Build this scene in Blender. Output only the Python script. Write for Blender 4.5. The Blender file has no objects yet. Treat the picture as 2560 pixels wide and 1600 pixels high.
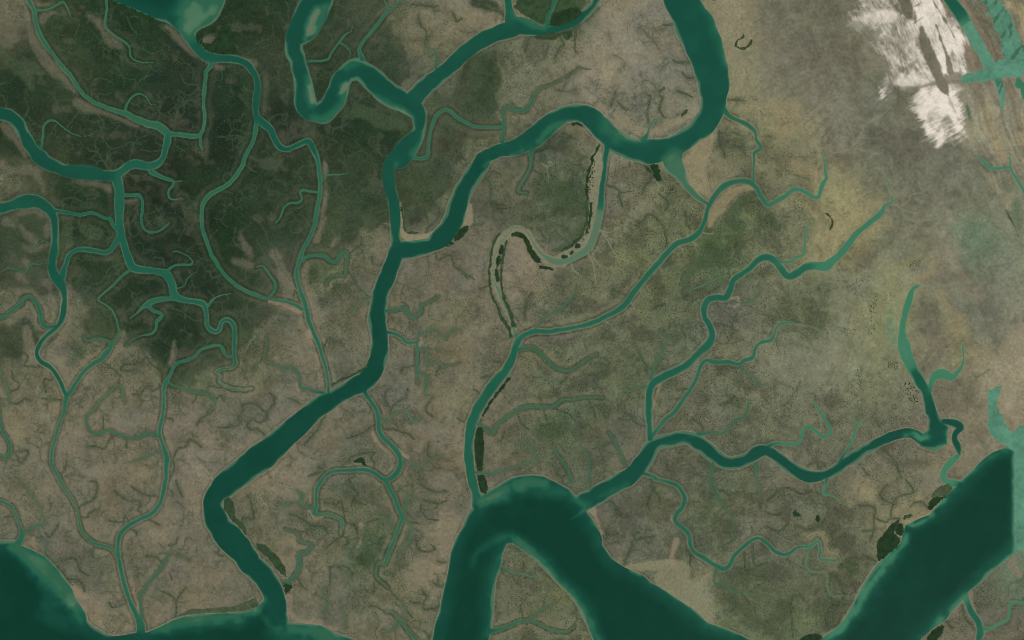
import bpy, math, random
import numpy as np

# ---------------------------------------------------------------- camera, sky, sun, exposure
M = 10.0                                   # metres per survey unit
CX, CY = 1280.0, 800.0                     # middle of the surveyed area
scene = bpy.context.scene
COL = scene.collection
cam_d = bpy.data.cameras.new('camera')
cam = bpy.data.objects.new('camera', cam_d); COL.objects.link(cam)
cam_d.lens = 50.0; cam_d.sensor_width = 36.0
cam.location = (0, 0, 25600.0 * 50.0 / 36.0)
cam.rotation_euler = (0, 0, 0)
cam_d.clip_start = 100.0; cam_d.clip_end = 400000.0
scene.camera = cam

SUN_EL, SUN_AZ = 52.0, 140.0               # degrees; sun in the south-east
world = bpy.data.worlds.new('World'); scene.world = world; world.use_nodes = True
wn = world.node_tree.nodes; wl = world.node_tree.links
sky = wn.new('ShaderNodeTexSky'); sky.sky_type = 'NISHITA'; sky.sun_disc = False
sky.sun_elevation = math.radians(SUN_EL); sky.sun_rotation = math.radians(SUN_AZ)
wl.new(sky.outputs[0], wn['Background'].inputs[0]); wn['Background'].inputs[1].default_value = 0.06
sun_d = bpy.data.lights.new('sun', 'SUN'); sun_d.energy = 3.4; sun_d.angle = math.radians(0.53); sun_d.color = (1.0, 0.97, 0.92)
sun = bpy.data.objects.new('sun', sun_d); COL.objects.link(sun)
sun.rotation_euler = (math.radians(90 - SUN_EL), 0, math.radians(180 - SUN_AZ))
sun.location = (0, 0, 30000)
scene.view_settings.view_transform = 'Standard'; scene.view_settings.look = 'None'
scene.view_settings.exposure = 0.0; scene.view_settings.gamma = 1.0
scene.view_settings.use_curve_mapping = False
scene.cycles.filter_width = 1.05

rng = np.random.default_rng(7)
random.seed(7)

# ---------------------------------------------------------------- the survey grid
STEP = 2.25
def axis(lo, hi, n_out):
    core = np.arange(lo, hi + 0.1, STEP)
    st = STEP * 1.17 ** np.arange(1, n_out)
    out = np.cumsum(st)
    return np.concatenate([(lo - out)[::-1], core, core[-1] + out])
GX = axis(-60, 2620, 52); GY = axis(-60, 1660, 52)
NX, NY = len(GX), len(GY)
X, Y = np.meshgrid(GX, GY)                 # [row=y, col=x]
X = X.astype(np.float32); Y = Y.astype(np.float32)

def vnoise(x, y, s, seed):
    """value noise, period free, -1..1"""
    r = np.random.default_rng(seed).random((256, 256)).astype(np.float32) * 2 - 1
    u = x / s; v = y / s
    iu = np.floor(u); iv = np.floor(v)
    fu = (u - iu); fv = (v - iv)
    fu = fu * fu * (3 - 2 * fu); fv = fv * fv * (3 - 2 * fv)
    a = iu.astype(np.int64) & 255; b = iv.astype(np.int64) & 255
    a1 = (a + 1) & 255; b1 = (b + 1) & 255
    return ((r[b, a] * (1 - fu) + r[b, a1] * fu) * (1 - fv) + (r[b1, a] * (1 - fu) + r[b1, a1] * fu) * fv).astype(np.float32)
def fbm(x, y, s, seed, n=4, g=0.5):
    t = 0; w = 1.0; tot = 0
    for k in range(n):
        t = t + w * vnoise(x + 31.7 * k, y - 17.3 * k, s / 2 ** k, seed + k); tot += w; w *= g
    return t / tot
def sstep(a, b, v):
    t = np.clip((v - a) / (b - a), 0, 1)
    return t * t * (3 - 2 * t)

def S(c, r, *v):
    """sheet c,r of the survey: x, y, width triples at 3.78 to the unit"""
    return [(c * 640 + v[i] / 3.78, r * 400 + v[i + 1] / 3.78, v[i + 2] / 3.78) for i in range(0, len(v), 3)]
def S2(c, r, *v):
    return [(c * 640 + v[i] / 3.78, r * 400 + v[i + 1] / 3.78) for i in range(0, len(v), 2)]

def resample(pts, step=5.0):
    P = np.array(pts, float)
    if len(P) < 2: return P
    Q = np.vstack([2 * P[0] - P[1], P, 2 * P[-1] - P[-2]])
    out = []
    for i in range(1, len(Q) - 2):
        p0, p1, p2, p3 = Q[i - 1:i + 3]
        n = max(1, int(np.hypot(*(p2 - p1)[:2]) / step))
        for t in np.arange(n) / n:
            out.append(0.5 * (2 * p1 + (p2 - p0) * t + (2 * p0 - 5 * p1 + 4 * p2 - p3) * t * t + (3 * p1 - p0 - 3 * p2 + p3) * t ** 3))
    out.append(P[-1])
    out = np.array(out); out[:, 2] = np.maximum(out[:, 2], 0.3)
    return out

def win(x0, x1, y0, y1):
    return (slice(max(0, np.searchsorted(GY, y0) - 1), min(NY, np.searchsorted(GY, y1) + 1)),
            slice(max(0, np.searchsorted(GX, x0) - 1), min(NX, np.searchsorted(GX, x1) + 1)))
def seg_d(xs, ys, a, b):
    dx, dy = b[0] - a[0], b[1] - a[1]
    L = dx * dx + dy * dy + 1e-9
    t = np.clip(((xs - a[0]) * dx + (ys - a[1]) * dy) / L, 0, 1)
    return np.hypot(xs - a[0] - t * dx, ys - a[1] - t * dy), t
def line_sd(P, margin, cap):
    """signed distance to a line of changing width, within its own window"""
    h = P[:, 2].max() / 2 + margin
    W = win(P[:, 0].min() - h, P[:, 0].max() + h, P[:, 1].min() - h, P[:, 1].max() + h)
    out = np.full((W[0].stop - W[0].start, W[1].stop - W[1].start), cap, np.float32)
    for a, b in zip(P[:-1], P[1:]):
        hh = max(a[2], b[2]) / 2 + margin
        w = win(min(a[0], b[0]) - hh, max(a[0], b[0]) + hh, min(a[1], b[1]) - hh, max(a[1], b[1]) + hh)
        w = (slice(max(w[0].start, W[0].start), min(w[0].stop, W[0].stop)), slice(max(w[1].start, W[1].start), min(w[1].stop, W[1].stop)))
        if w[0].stop <= w[0].start or w[1].stop <= w[1].start: continue
        d, t = seg_d(X[w], Y[w], a, b)
        d = d - (a[2] * (1 - t) + b[2] * t) / 2
        o = out[w[0].start - W[0].start:w[0].stop - W[0].start, w[1].start - W[1].start:w[1].stop - W[1].start]
        np.minimum(o, d, out=o)
    return W, out
def inside(poly, xs, ys):
    c = np.zeros(xs.shape, bool); n = len(poly)
    for i in range(n):
        x1, y1 = poly[i]; x2, y2 = poly[(i + 1) % n]
        if y1 == y2: continue
        m = ((ys < y1) != (ys < y2)) & (xs < (x2 - x1) * (ys - y1) / (y2 - y1) + x1)
        c ^= m
    return c
def poly_sd(poly, cap=70.0):
    out = np.full(X.shape, cap, np.float32)
    n = len(poly)
    for i in range(n):
        a = poly[i]; b = poly[(i + 1) % n]
        w = win(min(a[0], b[0]) - cap, max(a[0], b[0]) + cap, min(a[1], b[1]) - cap, max(a[1], b[1]) + cap)
        d, t = seg_d(X[w], Y[w], a, b)
        out[w] = np.minimum(out[w], d)
    ins = inside(poly, X, Y)
    return np.where(ins, -out, out)

# ---------------------------------------------------------------- water: name, label, clearness (0 pale and shallow, 1 dark and deep), course
CH = []
def ch(name, deep, label, *parts):
    CH.append((name, deep, label, [p for q in parts for p in q]))

ch('river', .70, 'looping teal river with pale sand bars, top of the picture left of centre',
   S(1,0, 610,-40,230, 505,150,290, 455,260,250, 368,370,165, 362,470,160, 395,580,160, 425,700,165, 455,850,175, 465,950,185, 492,1030,170, 570,1072,150, 650,1055,190, 730,960,200, 775,850,190, 805,760,175, 865,690,150, 950,650,190, 1030,690,200, 1120,770,205, 1220,860,205, 1340,940,190, 1450,990,190))
ch('river', .66, 'middle reach of the central river from the fork down to the broad confluence',
   S(1,0, 1450,990,170, 1530,1060,150, 1545,1140,118, 1540,1230,106, 1500,1310,150, 1430,1400,195, 1350,1490,170),
   S(1,1, 1268,20,95, 1250,120,105, 1260,230,105, 1290,350,95, 1310,480,90, 1315,600,85, 1320,720,78, 1330,800,100))
ch('river', .84, 'broad dark lower reach of the central river running south-west to the sea',
   S(1,1, 1330,860,140, 1290,980,130, 1250,1080,130, 1190,1220,140, 1160,1350,155, 1145,1500,158),
   S(1,2, 1142,20,145, 1165,130,145, 1172,260,150, 1155,380,150, 1100,500,170, 1010,590,160, 880,655,150, 740,735,155, 600,815,170, 485,915,190, 370,1020,200, 240,1130,220, 110,1250,235),
   S(0,3, 2260,-60,235, 2120,60,210, 2025,160,165, 2012,270,165, 2070,430,215, 2190,570,230, 2300,690,212, 2370,800,195),
   S(1,3, 0,840,198, 90,930,190, 150,1030,190, 175,1150,205, 180,1270,220, 180,1380,240, 160,1500,260))
ch('river', .64, 'straight teal river arm joining the looping river from the north-east',
   S(1,0, 1500,930,150, 1600,820,140, 1700,740,135, 1820,640,130, 1950,520,125, 2080,420,130, 2200,350,140, 2330,300,145, 2419,275,160),
   S(2,0, 60,240,170, 160,255,140, 280,285,85, 400,275,62, 500,250,62, 600,205,65, 690,130,70, 760,60,60, 810,-20,55))
ch('tidal_creek', .5, 'short creek entering the north-eastern arm beside the dark grove', S(1,0, 2385,-40,60, 2390,60,60, 2400,130,80, 2419,220,140))
ch('tidal_creek', .34, 'creek between two dark green groves at the top edge', S(2,0, 330,250,45, 338,160,45, 375,80,40, 410,0,40, 430,-50,35))
ch('river', .66, 'widest upper river coming down from the top edge, right of centre',
   S(2,0, 1590,-60,330, 1635,60,325, 1740,270,325, 1820,450,315, 1872,620,305, 1902,760,285, 1908,900,240, 1892,1040,215, 1850,1130,195, 1780,1210,190, 1680,1290,175, 1560,1370,180, 1440,1410,195, 1300,1435,205, 1180,1420,190, 1060,1380,190, 950,1310,190, 855,1225,200, 780,1140,180, 690,1080,150, 590,1066,140, 490,1090,150, 400,1140,165, 300,1220,180, 200,1300,180, 100,1362,155, 0,1402,125),
   S(1,0, 2350,1412,122, 2250,1440,112, 2140,1505,125))
ch('river', .78, 'wide dark S-bend of river curving into the central confluence',
   S(1,1, 2140,15,150, 2080,100,160, 2000,220,155, 1935,350,155, 1895,470,165, 1855,590,175, 1780,700,172, 1660,795,135, 1520,835,140, 1400,850,150))
ch('river', .66, 'teal river entering from the left edge above the other channels',
   S(0,0, -80,1085,105, 0,1082,105, 90,1095,110, 170,1160,110, 230,1270,100, 300,1400,115, 380,1490,130),
   S(0,1, 430,20,120, 560,80,112, 700,115,120, 850,125,115, 980,145,95, 1080,150,110))
ch('tidal_creek', .5, 'elbow of water linking the left river with the long diagonal creek',
   S(0,1, 1080,150,100, 1150,110,80, 1230,50,85, 1310,40,80, 1400,60,70, 1480,40,70, 1530,-10,50),
   S(0,0, 1550,1450,50, 1580,1350,60, 1585,1270,60))
ch('tidal_creek', .22, 'long narrow diagonal creek running from the top left corner',
   S(0,0, 1580,1260,60, 1500,1190,75, 1400,1170,60, 1300,1130,55, 1200,1080,45, 1100,1050,36, 980,1005,34, 860,950,30, 780,880,30, 720,800,30, 650,700,34, 590,630,36, 520,540,30, 430,420,36, 370,310,38, 335,200,36, 320,100,36, 280,20,38, 250,-40,38))
ch('tidal_creek', .3, 'thin straight creek running north to the pale bay mouth',
   S(0,0, 1600,1265,50, 1700,1275,40, 1800,1290,38, 1880,1280,34, 1920,1220,26, 1937,1120,28, 1925,1000,30, 1930,880,32, 1940,760,32, 1945,680,34, 1985,630,32, 1992,560,30))
ch('tidal_creek', .2, 'stub creek below the thin straight creek', S(0,0, 1895,1290,20, 1895,1370,20, 1910,1410,14))
ch('tidal_creek', .48, 'kinked teal channel winding south through the dark forest',
   S(0,1, 1100,170,100, 1130,300,85, 1128,420,85, 1125,550,70, 1140,680,70, 1165,780,65, 1195,880,70, 1225,960,75, 1265,1020,75, 1350,1035,65, 1480,1050,60, 1570,1080,80, 1620,1160,70, 1640,1260,72, 1690,1310,60, 1780,1330,48, 1870,1345,50, 1930,1370,50, 1950,1450,38, 1950,1512,36),
   S(0,2, 1950,20,38, 1970,70,42, 2020,110,42, 2070,90,42, 2090,30,42, 2130,0,42, 2180,10,42, 2215,70,40, 2215,160,36, 2215,280,32, 2215,360,30, 2225,410,28, 2190,450,18, 2100,465,16, 2050,490,16, 2080,520,12, 2070,580,12, 2150,630,10, 2250,660,12, 2380,650,8))
ch('tidal_creek', .36, 'long green creek flowing south to the bottom shore, lower left',
   S(0,2, 2205,350,22, 2150,345,20, 2120,300,22, 2095,250,20, 2040,240,22, 1950,260,24, 1890,290,24, 1840,350,24, 1760,385,24, 1690,400,24, 1650,440,22, 1610,520,24, 1570,585,34, 1548,650,26, 1550,750,24, 1545,850,24, 1525,950,28, 1505,1050,30, 1515,1120,28, 1545,1200,36, 1575,1300,48, 1570,1400,38, 1565,1512,34),
   S(0,3, 1560,0,34, 1545,100,36, 1510,220,34, 1440,310,38, 1330,370,38, 1220,430,38, 1150,490,38, 1120,560,34, 1115,680,38, 1135,820,38, 1165,950,38, 1200,1070,38, 1245,1180,40, 1290,1280,46, 1325,1370,76, 1330,1460,90))
ch('river', .58, 'teal river hooking down along the left edge of the forest',
   S(0,1, -60,480,90, 30,455,90, 130,420,95, 230,395,120, 330,390,120, 420,430,105, 490,510,80, 520,600,70, 522,720,70, 515,850,70, 492,960,75, 500,1060,80, 560,1150,90, 600,1230,60, 610,1300,48, 605,1400,48, 585,1500,50),
   S(0,2, 570,20,50, 520,80,42, 440,150,40, 380,220,40, 350,290,38, 355,350,40, 390,400,38, 460,440,40, 520,500,40, 570,580,40, 605,660,38, 630,720,46))
ch('tidal_creek', .26, 'mangrove-lined creek curving down the left side to join the long green creek',
   S(0,2, 630,720,42, 620,780,36, 600,880,26, 570,960,24, 540,1050,24, 515,1150,24, 490,1250,24, 490,1350,24, 520,1430,26, 555,1500,26),
   S(0,3, 570,20,24, 620,90,20, 680,180,16, 720,260,14, 745,380,16, 780,500,20, 850,570,22, 930,610,22, 1030,640,20, 1085,680,22, 1110,740,20))
ch('tidal_creek', .28, 'straight creek rising north-east from the V-shaped meeting of two creeks',
   S(0,2, 630,720,42, 680,660,36, 740,560,36, 800,480,34, 870,420,38, 940,380,44, 1000,320,48, 1040,270,36, 1050,220,34, 1100,180,20, 1125,110,18, 1110,40,16, 1100,-10,14),
   S(0,1, 1095,1500,14, 1060,1420,14, 1000,1370,12, 930,1320,14, 980,1260,14, 1060,1190,18, 1120,1130,20, 1170,1080,22, 1230,1040,24))
ch('tidal_creek', .2, 'thin hooked creek west of the straight one', S(0,2, 1045,215,20, 1000,190,18, 900,175,18, 850,195,14, 800,180,10, 790,150,10))
ch('tidal_creek', .45, 'cross creek linking the two left rivers', S(0,1, 530,480,36, 640,500,30, 750,515,28, 860,500,28, 920,515,30, 980,550,32, 1045,560,32, 1060,600,36, 1100,645,34))
ch('tidal_creek', .5, 'S-shaped link creek with a pale inner bank between the left rivers', S(0,1, 1125,730,50, 1080,800,45, 1030,860,45, 960,870,45, 860,850,42, 780,840,44, 700,860,40, 650,910,42, 615,1000,40, 590,1100,56))
ch('tidal_creek', .36, 'looped creek in the mudflat at the left edge',
   S(0,2, 530,50,24, 480,65,30, 420,50,32, 390,0,32), S(0,1, 375,1420,34, 340,1340,32, 280,1290,26, 220,1310,28, 190,1370,30, 130,1410,26, 60,1470,22, -20,1500,20))
ch('tidal_creek', .25, 'small wavy creek off the west bank of the hooked river', S(0,1, 450,970,12, 370,985,10, 290,985,12, 240,1060,14, 160,1040,12, 80,1020,12, 0,1060,10))
ch('tidal_creek', .2, 'tiny side creek west of the hooked river', S(0,1, 480,800,8, 400,770,8, 330,820,8, 240,800,6))
ch('tidal_creek', .4, 'U-shaped creek looping through dark forest', S(0,1, 1170,335,30, 1240,335,30, 1310,330,30, 1345,390,26, 1345,480,24, 1335,570,22, 1355,640,20, 1420,685,20, 1500,670,16, 1560,630,14, 1600,595,12))
ch('tidal_creek', .3, 'crooked creek running east below the elbow of water', S(0,1, 1430,110,50, 1500,150,40, 1570,180,34, 1640,200,26, 1630,250,22, 1595,290,18, 1600,360,16, 1660,375,12, 1730,365,10))
ch('tidal_creek', .2, 'short twig of the crooked creek', S(0,1, 1650,205,14, 1730,195,10))
ch('tidal_creek', .25, 'branching pale creek in the forest east of the kinked channel', S(0,1, 1580,1050,34, 1620,1010,20, 1680,990,18, 1800,990,18, 1820,960,14, 1790,920,10, 1720,880,8, 1670,860,12, 1630,870,10))
ch('tidal_creek', .32, 'side creek running west from the kinked channel', S(0,1, 1640,1310,36, 1550,1310,40, 1450,1330,46, 1390,1365,44, 1340,1400,22, 1290,1450,14, 1230,1500,8))
ch('tidal_creek', .28, 'forking creek dropping south-west from the side creek',
   S(0,1, 1390,1370,34, 1430,1410,30, 1490,1440,28, 1530,1470,28, 1500,1510,32), S(0,2, 1480,10,30, 1475,80,20, 1430,130,16, 1330,150,12, 1260,180,10, 1190,240,8))
ch('tidal_creek', .2, 'little creek east of the kinked channel', S(0,1, 1660,1215,12, 1740,1190,10, 1780,1110,10, 1870,1050,8))
ch('tidal_creek', .2, 'little creek above the teal hairpin', S(0,1, 1970,1380,24, 2010,1320,16, 2080,1280,10, 2180,1265,8))
ch('tidal_creek', .62, 'narrow river bending south out of the pale bay at the top',
   S(0,0, 1780,330,110, 1850,430,100, 1930,520,92, 2010,550,80, 2120,555,70, 2240,565,72, 2330,600,72, 2395,680,60, 2432,780,58, 2430,880,62, 2420,980,66, 2418,1080,60), S(1,0, 20,1130,78, 80,1175,72, 140,1230,65, 175,1310,60, 220,1380,60, 290,1410,50, 380,1380,50, 460,1340,50, 500,1340,55, 540,1400,50, 575,1480,50))
ch('tidal_creek', .34, 'long creek running straight south to the central river past pale mud',
   S(1,0, 575,1480,50), S(1,1, 590,40,42, 600,120,40, 610,240,36, 600,340,36, 580,450,34, 565,560,34, 540,660,34, 490,760,34, 440,860,36, 410,950,40, 385,1040,38, 385,1110,38, 410,1200,38, 440,1290,38, 470,1380,38, 490,1480,38),
   S(1,2, 500,10,38, 550,130,34, 590,220,32, 620,330,30, 650,420,30, 675,520,26, 685,600,24, 685,700,26))
ch('tidal_creek', .3, 'long arching creek sweeping through the forest left of centre',
   S(0,0, 2420,1100,44, 2420,1200,40, 2405,1300,36, 2355,1410,34, 2310,1500,34), S(0,1, 2290,50,36, 2240,130,36, 2170,220,36, 2070,280,36, 1970,340,36, 1920,420,34, 1905,520,32, 1910,640,34, 1950,760,32, 1990,870,34, 2050,980,34, 2110,1070,34, 2200,1160,32, 2310,1230,30, 2419,1275,28),
   S(1,1, 100,1310,24, 200,1325,22, 300,1345,24, 380,1375,26, 440,1410,28))
ch('tidal_creek', .28, 'short creek bowed beside the long arching creek', S(1,1, 120,1300,18, 175,1240,22, 185,1180,24, 150,1110,18, 100,1040,16, 60,1000,12, 0,1010,10))
ch('tidal_creek', .3, 'creek with a tight loop east of the long straight creek', S(1,1, 430,950,30, 490,910,26, 570,905,26, 650,910,28, 700,950,28, 760,960,26, 790,890,24, 830,870,28, 860,900,20, 850,1000,12, 840,1080,14, 770,1090,10, 710,1110,12, 660,1170,10))
ch('tidal_creek', .26, 'zigzag creek running west from the long straight creek', S(1,1, 600,305,20, 520,295,20, 440,285,20, 415,310,18, 435,370,18, 400,405,20, 320,410,20, 260,460,16, 230,540,12, 180,600,9))
ch('tidal_creek', .2, 'short creek east of the long straight creek', S(1,1, 640,155,14, 700,140,14, 800,135,12, 900,120,8))
ch('tidal_creek', .26, 'forest creek east of the looping river, upper part', S(1,0, 470,585,16, 600,575,20, 680,560,20, 710,500,16, 770,420,16, 840,330,14, 900,290,10, 920,220,8))
ch('tidal_creek', .2, 'twig creek near the looping river', S(1,0, 790,405,12, 850,440,12, 890,500,10, 870,560,10))
ch('tidal_creek', .34, 'straight thin creek climbing north from the looping river', S(1,0, 1000,560,60, 990,520,40, 970,470,26, 1000,410,26, 1080,310,26, 1160,210,26, 1230,120,28, 1270,95,24))
ch('tidal_creek', .2, 'creek tip at the top edge', S(1,0, 1240,100,20, 1235,40,14, 1210,-10,12))
ch('tidal_creek', .2, 'hooked creek tip at the top edge', S(1,0, 1280,95,18, 1310,60,16, 1350,10,14, 1400,20,12, 1450,60,10))
ch('tidal_creek', .2, 'small creek north of the straight river arm', S(1,0, 1700,640,16, 1705,540,14, 1680,470,10, 1610,450,8, 1600,380,6))
ch('tidal_creek', .3, 'arched creek between the two big rivers', S(1,0, 1470,1498,26, 1560,1498,26, 1615,1480,28, 1630,1400,26, 1635,1300,26, 1660,1210,26, 1690,1120,28, 1740,1060,28, 1800,1040,28, 1860,1070,28, 1920,1120,30, 2000,1165,30, 2090,1200,26, 2200,1205,24, 2300,1200,20, 2335,1190,20))
ch('tidal_creek', .28, 'thin creek fading north-east through scattered shrubs', S(1,0, 2330,1370,26, 2335,1250,22, 2340,1120,20, 2340,1050,20, 2370,1020,18, 2419,1005,20), S(2,0, 0,1025,20, 60,1050,24, 120,1040,24, 180,980,22, 210,900,18, 260,840,12, 340,810,8, 450,760,6, 560,700,5, 640,640,4))
ch('tidal_creek', .22, 'creek entering the forest from the top edge, left part', S(0,0, 1005,-40,24, 1010,80,20, 995,180,20, 995,250,18, 1050,310,12, 1150,380,16, 1220,440,14, 1240,540,12, 1330,590,9, 1450,585,6))
ch('tidal_creek', .22, 'short dark-banked creek near the top left corner', S(0,0, 335,95,20, 420,95,18, 500,70,16, 590,20,18, 640,80,12, 665,150,9))
ch('tidal_creek', .24, 'hooked creek north of the diagonal creek', S(0,0, 1175,1070,24, 1200,980,20, 1250,915,18, 1320,885,14, 1380,920,10, 1420,980,8, 1480,990,8))
ch('tidal_creek', .24, 'arched creek above the left river', S(0,0, 390,1400,24, 405,1280,18, 415,1190,18, 470,1140,16, 530,1150,12, 600,1210,10, 680,1260,10, 780,1290,9, 880,1270,7))
ch('tidal_creek', .5, 'narrowing water in the drying bend south of the widest river',
   S(2,0, 905,1370,70, 890,1450,55, 880,1512,50), S(2,1, 880,60,42, 865,160,45, 852,260,50, 845,360,50, 832,460,58))
ch('tidal_creek', -.04, 'pale silty pool at the bottom of the drying bend',
   S(2,1, 832,460,58, 815,560,60, 790,660,60, 750,780,60, 690,860,60, 620,905,50, 540,945,44, 450,965,48, 370,950,50, 320,920,36))
ch('tidal_creek', .04, 'thread of pale water along the drying mud channel', S(2,1, 335,930,26, 270,880,16, 200,780,12, 150,690,11, 80,640,10, 10,640,10), S(1,1, 2380,700,10, 2310,790,10, 2265,880,9, 2240,1000,8, 2250,1130,10, 2290,1230,14, 2340,1350,16, 2390,1440,20), S(2,2, 10,60,20, 40,150,24))
ch('river', .4, 'straight green channel crossing the shrub plain diagonally',
   S(2,2, 60,185,60, 120,140,45, 210,105,48, 330,110,42, 450,95,42, 600,65,42, 700,45,45, 800,10,45), S(2,1, 860,1490,48, 980,1430,50, 1070,1360,50, 1150,1250,50, 1240,1140,50, 1330,1030,55, 1420,930,50, 1500,840,50, 1580,780,50, 1680,750,50, 1760,690,48, 1810,600,38, 1835,520,38, 1860,430,42))
ch('tidal_creek', .3, 'creek bending round the ochre mudflat on the right',
   S(2,1, 1860,430,42, 1910,350,45, 1980,270,50, 2070,215,50, 2170,195,50, 2250,210,50, 2310,260,44, 2350,340,44, 2419,420,38), S(3,1, 80,390,36, 160,345,40, 230,285,40, 300,280,36, 360,310,34, 420,345,26, 475,355,26, 490,300,30, 520,220,32, 550,170,22, 540,80,16, 530,0,12), S(3,0, 530,1440,6))
ch('tidal_creek', .13, 'pale silty wedge of water draining south from the widest river', S(2,0, 1545,1460,130), S(2,1, 1520,20,170, 1580,120,110, 1630,210,70, 1690,290,55, 1760,360,45, 1850,415,34))
ch('tidal_creek', .24, 'pale creek dropping south from the big bend', S(2,1, 2285,210,24, 2280,100,16, 2290,0,18), S(2,0, 2290,1450,26, 2350,1400,32, 2310,1320,30, 2290,1240,28, 2230,1180,40, 2140,1140,30, 2060,1100,40, 2000,1030,50))
ch('tidal_creek', .14, 'little forked creek on the tan flat north of the river bend', S(2,0, 1240,1330,60, 1280,1260,26, 1310,1180,18, 1350,1130,14, 1430,1120,8))
ch('river', .46, 'green channel flowing south along the dark elongated grove',
   S(2,2, 60,185,60, 30,260,55, 5,360,66), S(1,2, 2340,500,86, 2240,620,92, 2155,740,94, 2085,860,90, 2042,980,90, 2017,1100,86, 2010,1230,82, 2020,1370,80, 2035,1500,75), S(1,3, 2070,100,72, 2090,180,90, 2100,240,110))
ch('river', .72, 'dark green river curving across the lower right flats',
   S(2,3, 690,200,170, 760,170,150, 900,80,150), S(2,2, 1060,1512,145, 1140,1460,150, 1215,1370,145, 1270,1290,140, 1320,1200,130, 1390,1155,120, 1500,1135,108, 1600,1112,105, 1700,1125,110, 1790,1180,130, 1900,1270,130, 2010,1340,112, 2120,1350,108, 2240,1300,108, 2340,1240,105),
   S(3,2, 0,1240,92, 80,1290,95, 180,1370,100, 290,1440,105, 400,1480,100, 520,1470,90, 630,1420,85, 730,1350,90, 850,1270,95, 980,1190,90, 1100,1130,85, 1220,1080,80, 1330,1065,75, 1400,1090,90, 1480,1150,110))
ch('river', .58, 'dark tapering channel running north from the round bay', S(3,2, 1535,860,100, 1520,800,90, 1500,690,80, 1440,590,95, 1370,460,98))
ch('tidal_creek', .22, 'pale upper end of the channel north of the round bay', S(3,2, 1370,460,98, 1310,340,110, 1280,230,100, 1270,120,60, 1280,20,60), S(3,1, 1290,1500,50, 1310,1400,60, 1340,1300,50, 1370,1220,30, 1420,1190,20))
ch('tidal_creek', .2, 'hooked pale creek east of the tapering channel', S(3,2, 1525,680,40, 1540,600,50, 1580,525,70, 1660,510,80, 1740,540,50, 1800,480,30, 1840,420,22, 1845,300,14, 1840,220,10))
ch('tidal_creek', .75, 'dark ragged loop of water east of the round bay', S(3,2, 1660,960,50, 1700,960,60, 1780,980,70, 1820,1020,60, 1780,1060,58, 1760,1130,48, 1790,1190,60, 1810,1270,30))
ch('tidal_creek', .14, 'pale outlet between the ragged loop and the estuary', S(3,2, 1790,1290,40, 1730,1340,60, 1670,1410,50, 1650,1490,50), S(3,3, 1680,10,50, 1760,30,60, 1830,40,40))
ch('river', .46, 'green channel with a kink rising north across the shrub plain',
   S(2,2, 1310,1120,70, 1300,1030,52, 1290,900,60, 1295,780,62, 1300,680,65, 1330,600,70, 1420,540,75, 1550,480,70, 1660,420,65, 1760,310,65, 1850,240,70, 1885,160,65, 1875,80,60, 1840,0,50), S(2,1, 1825,1500,50, 1815,1400,55, 1850,1320,60, 1930,1300,60, 2020,1300,60, 2060,1230,60, 2100,1130,55, 2180,1070,50, 2270,1000,55, 2350,930,60, 2419,920,60),
   S(3,1, 70,955,60, 120,1030,60, 190,1100,60, 270,1070,70, 360,1010,65, 450,1000,70))
ch('tidal_creek', .26, 'pale straight headwater creek ending in branching twigs on tan mud', S(3,1, 450,1000,70, 550,1000,80, 630,940,70, 700,870,65, 770,780,55, 840,690,50, 930,620,45, 1010,550,45, 1080,490,40, 1100,430,24, 1170,400,20, 1170,340,14, 1160,270,8, 1130,200,7, 1080,100,6))
ch('tidal_creek', .34, 'slender creek parallel to the kinked green channel',
   S(2,2, 1330,1090,40, 1380,1020,34, 1450,940,34, 1540,870,36, 1600,780,34, 1670,680,34, 1730,580,30, 1760,500,30, 1790,420,34, 1850,380,36, 1930,400,36, 2040,395,36, 2140,420,34, 2200,380,34, 2280,350,30, 2300,270,28, 2340,220,28, 2419,200,28), S(3,2, 30,190,28, 60,140,26, 80,80,20, 130,30,24, 220,30,14, 330,55,10, 400,60,8, 480,100,6))
ch('tidal_creek', .24, 'fine creek branching south from the slender creek', S(2,2, 2160,430,20, 2190,500,12, 2310,550,12, 2320,600,12, 2400,610,10))
ch('tidal_creek', .28, 'angular creek north of the curving river', S(2,2, 1760,1080,34, 1900,1060,18, 1980,1075,14, 2060,1010,16, 2120,940,16, 2190,920,16, 2230,830,14, 2230,750,10))
ch('tidal_creek', .28, 'creek with a double bend above the curving river', S(3,2, -10,1200,30, 80,1165,26, 180,1175,26, 280,1165,26, 320,1100,26, 340,1030,26, 390,1010,26, 450,1050,26, 520,1105,28, 580,1080,26, 590,1030,24, 540,950,24, 490,870,20, 450,800,14, 410,730,8))
ch('tidal_creek', .26, 'straight creek rising from the curving river toward dark shrubs', S(3,2, 640,1390,26, 720,1270,20, 790,1150,20, 820,1060,18, 860,980,14, 880,950,10, 960,910,6))
ch('tidal_creek', .2, 'twig of the straight creek', S(3,2, 860,980,12, 800,940,10, 815,860,8))
ch('tidal_creek', .42, 'winding creek across the triangular flat at lower right',
   S(2,2, 1240,1450,30, 1350,1480,28), S(2,3, 1350,-15,28, 1450,10,30, 1540,40,34, 1600,100,36, 1630,180,38, 1610,260,38, 1560,320,38, 1545,390,38, 1610,450,38, 1670,520,38, 1690,620,38, 1730,690,38, 1820,740,40, 1910,800,40, 1990,840,44, 2050,810,40, 2100,720,36, 2190,630,34, 2290,555,32, 2340,550,28, 2419,600,28),
   S(3,3, 60,670,30, 140,705,30, 210,690,28, 270,640,24, 380,625,22, 440,600,20, 470,570,20, 490,620,20, 490,740,16, 560,755,20, 640,760,18))
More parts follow.
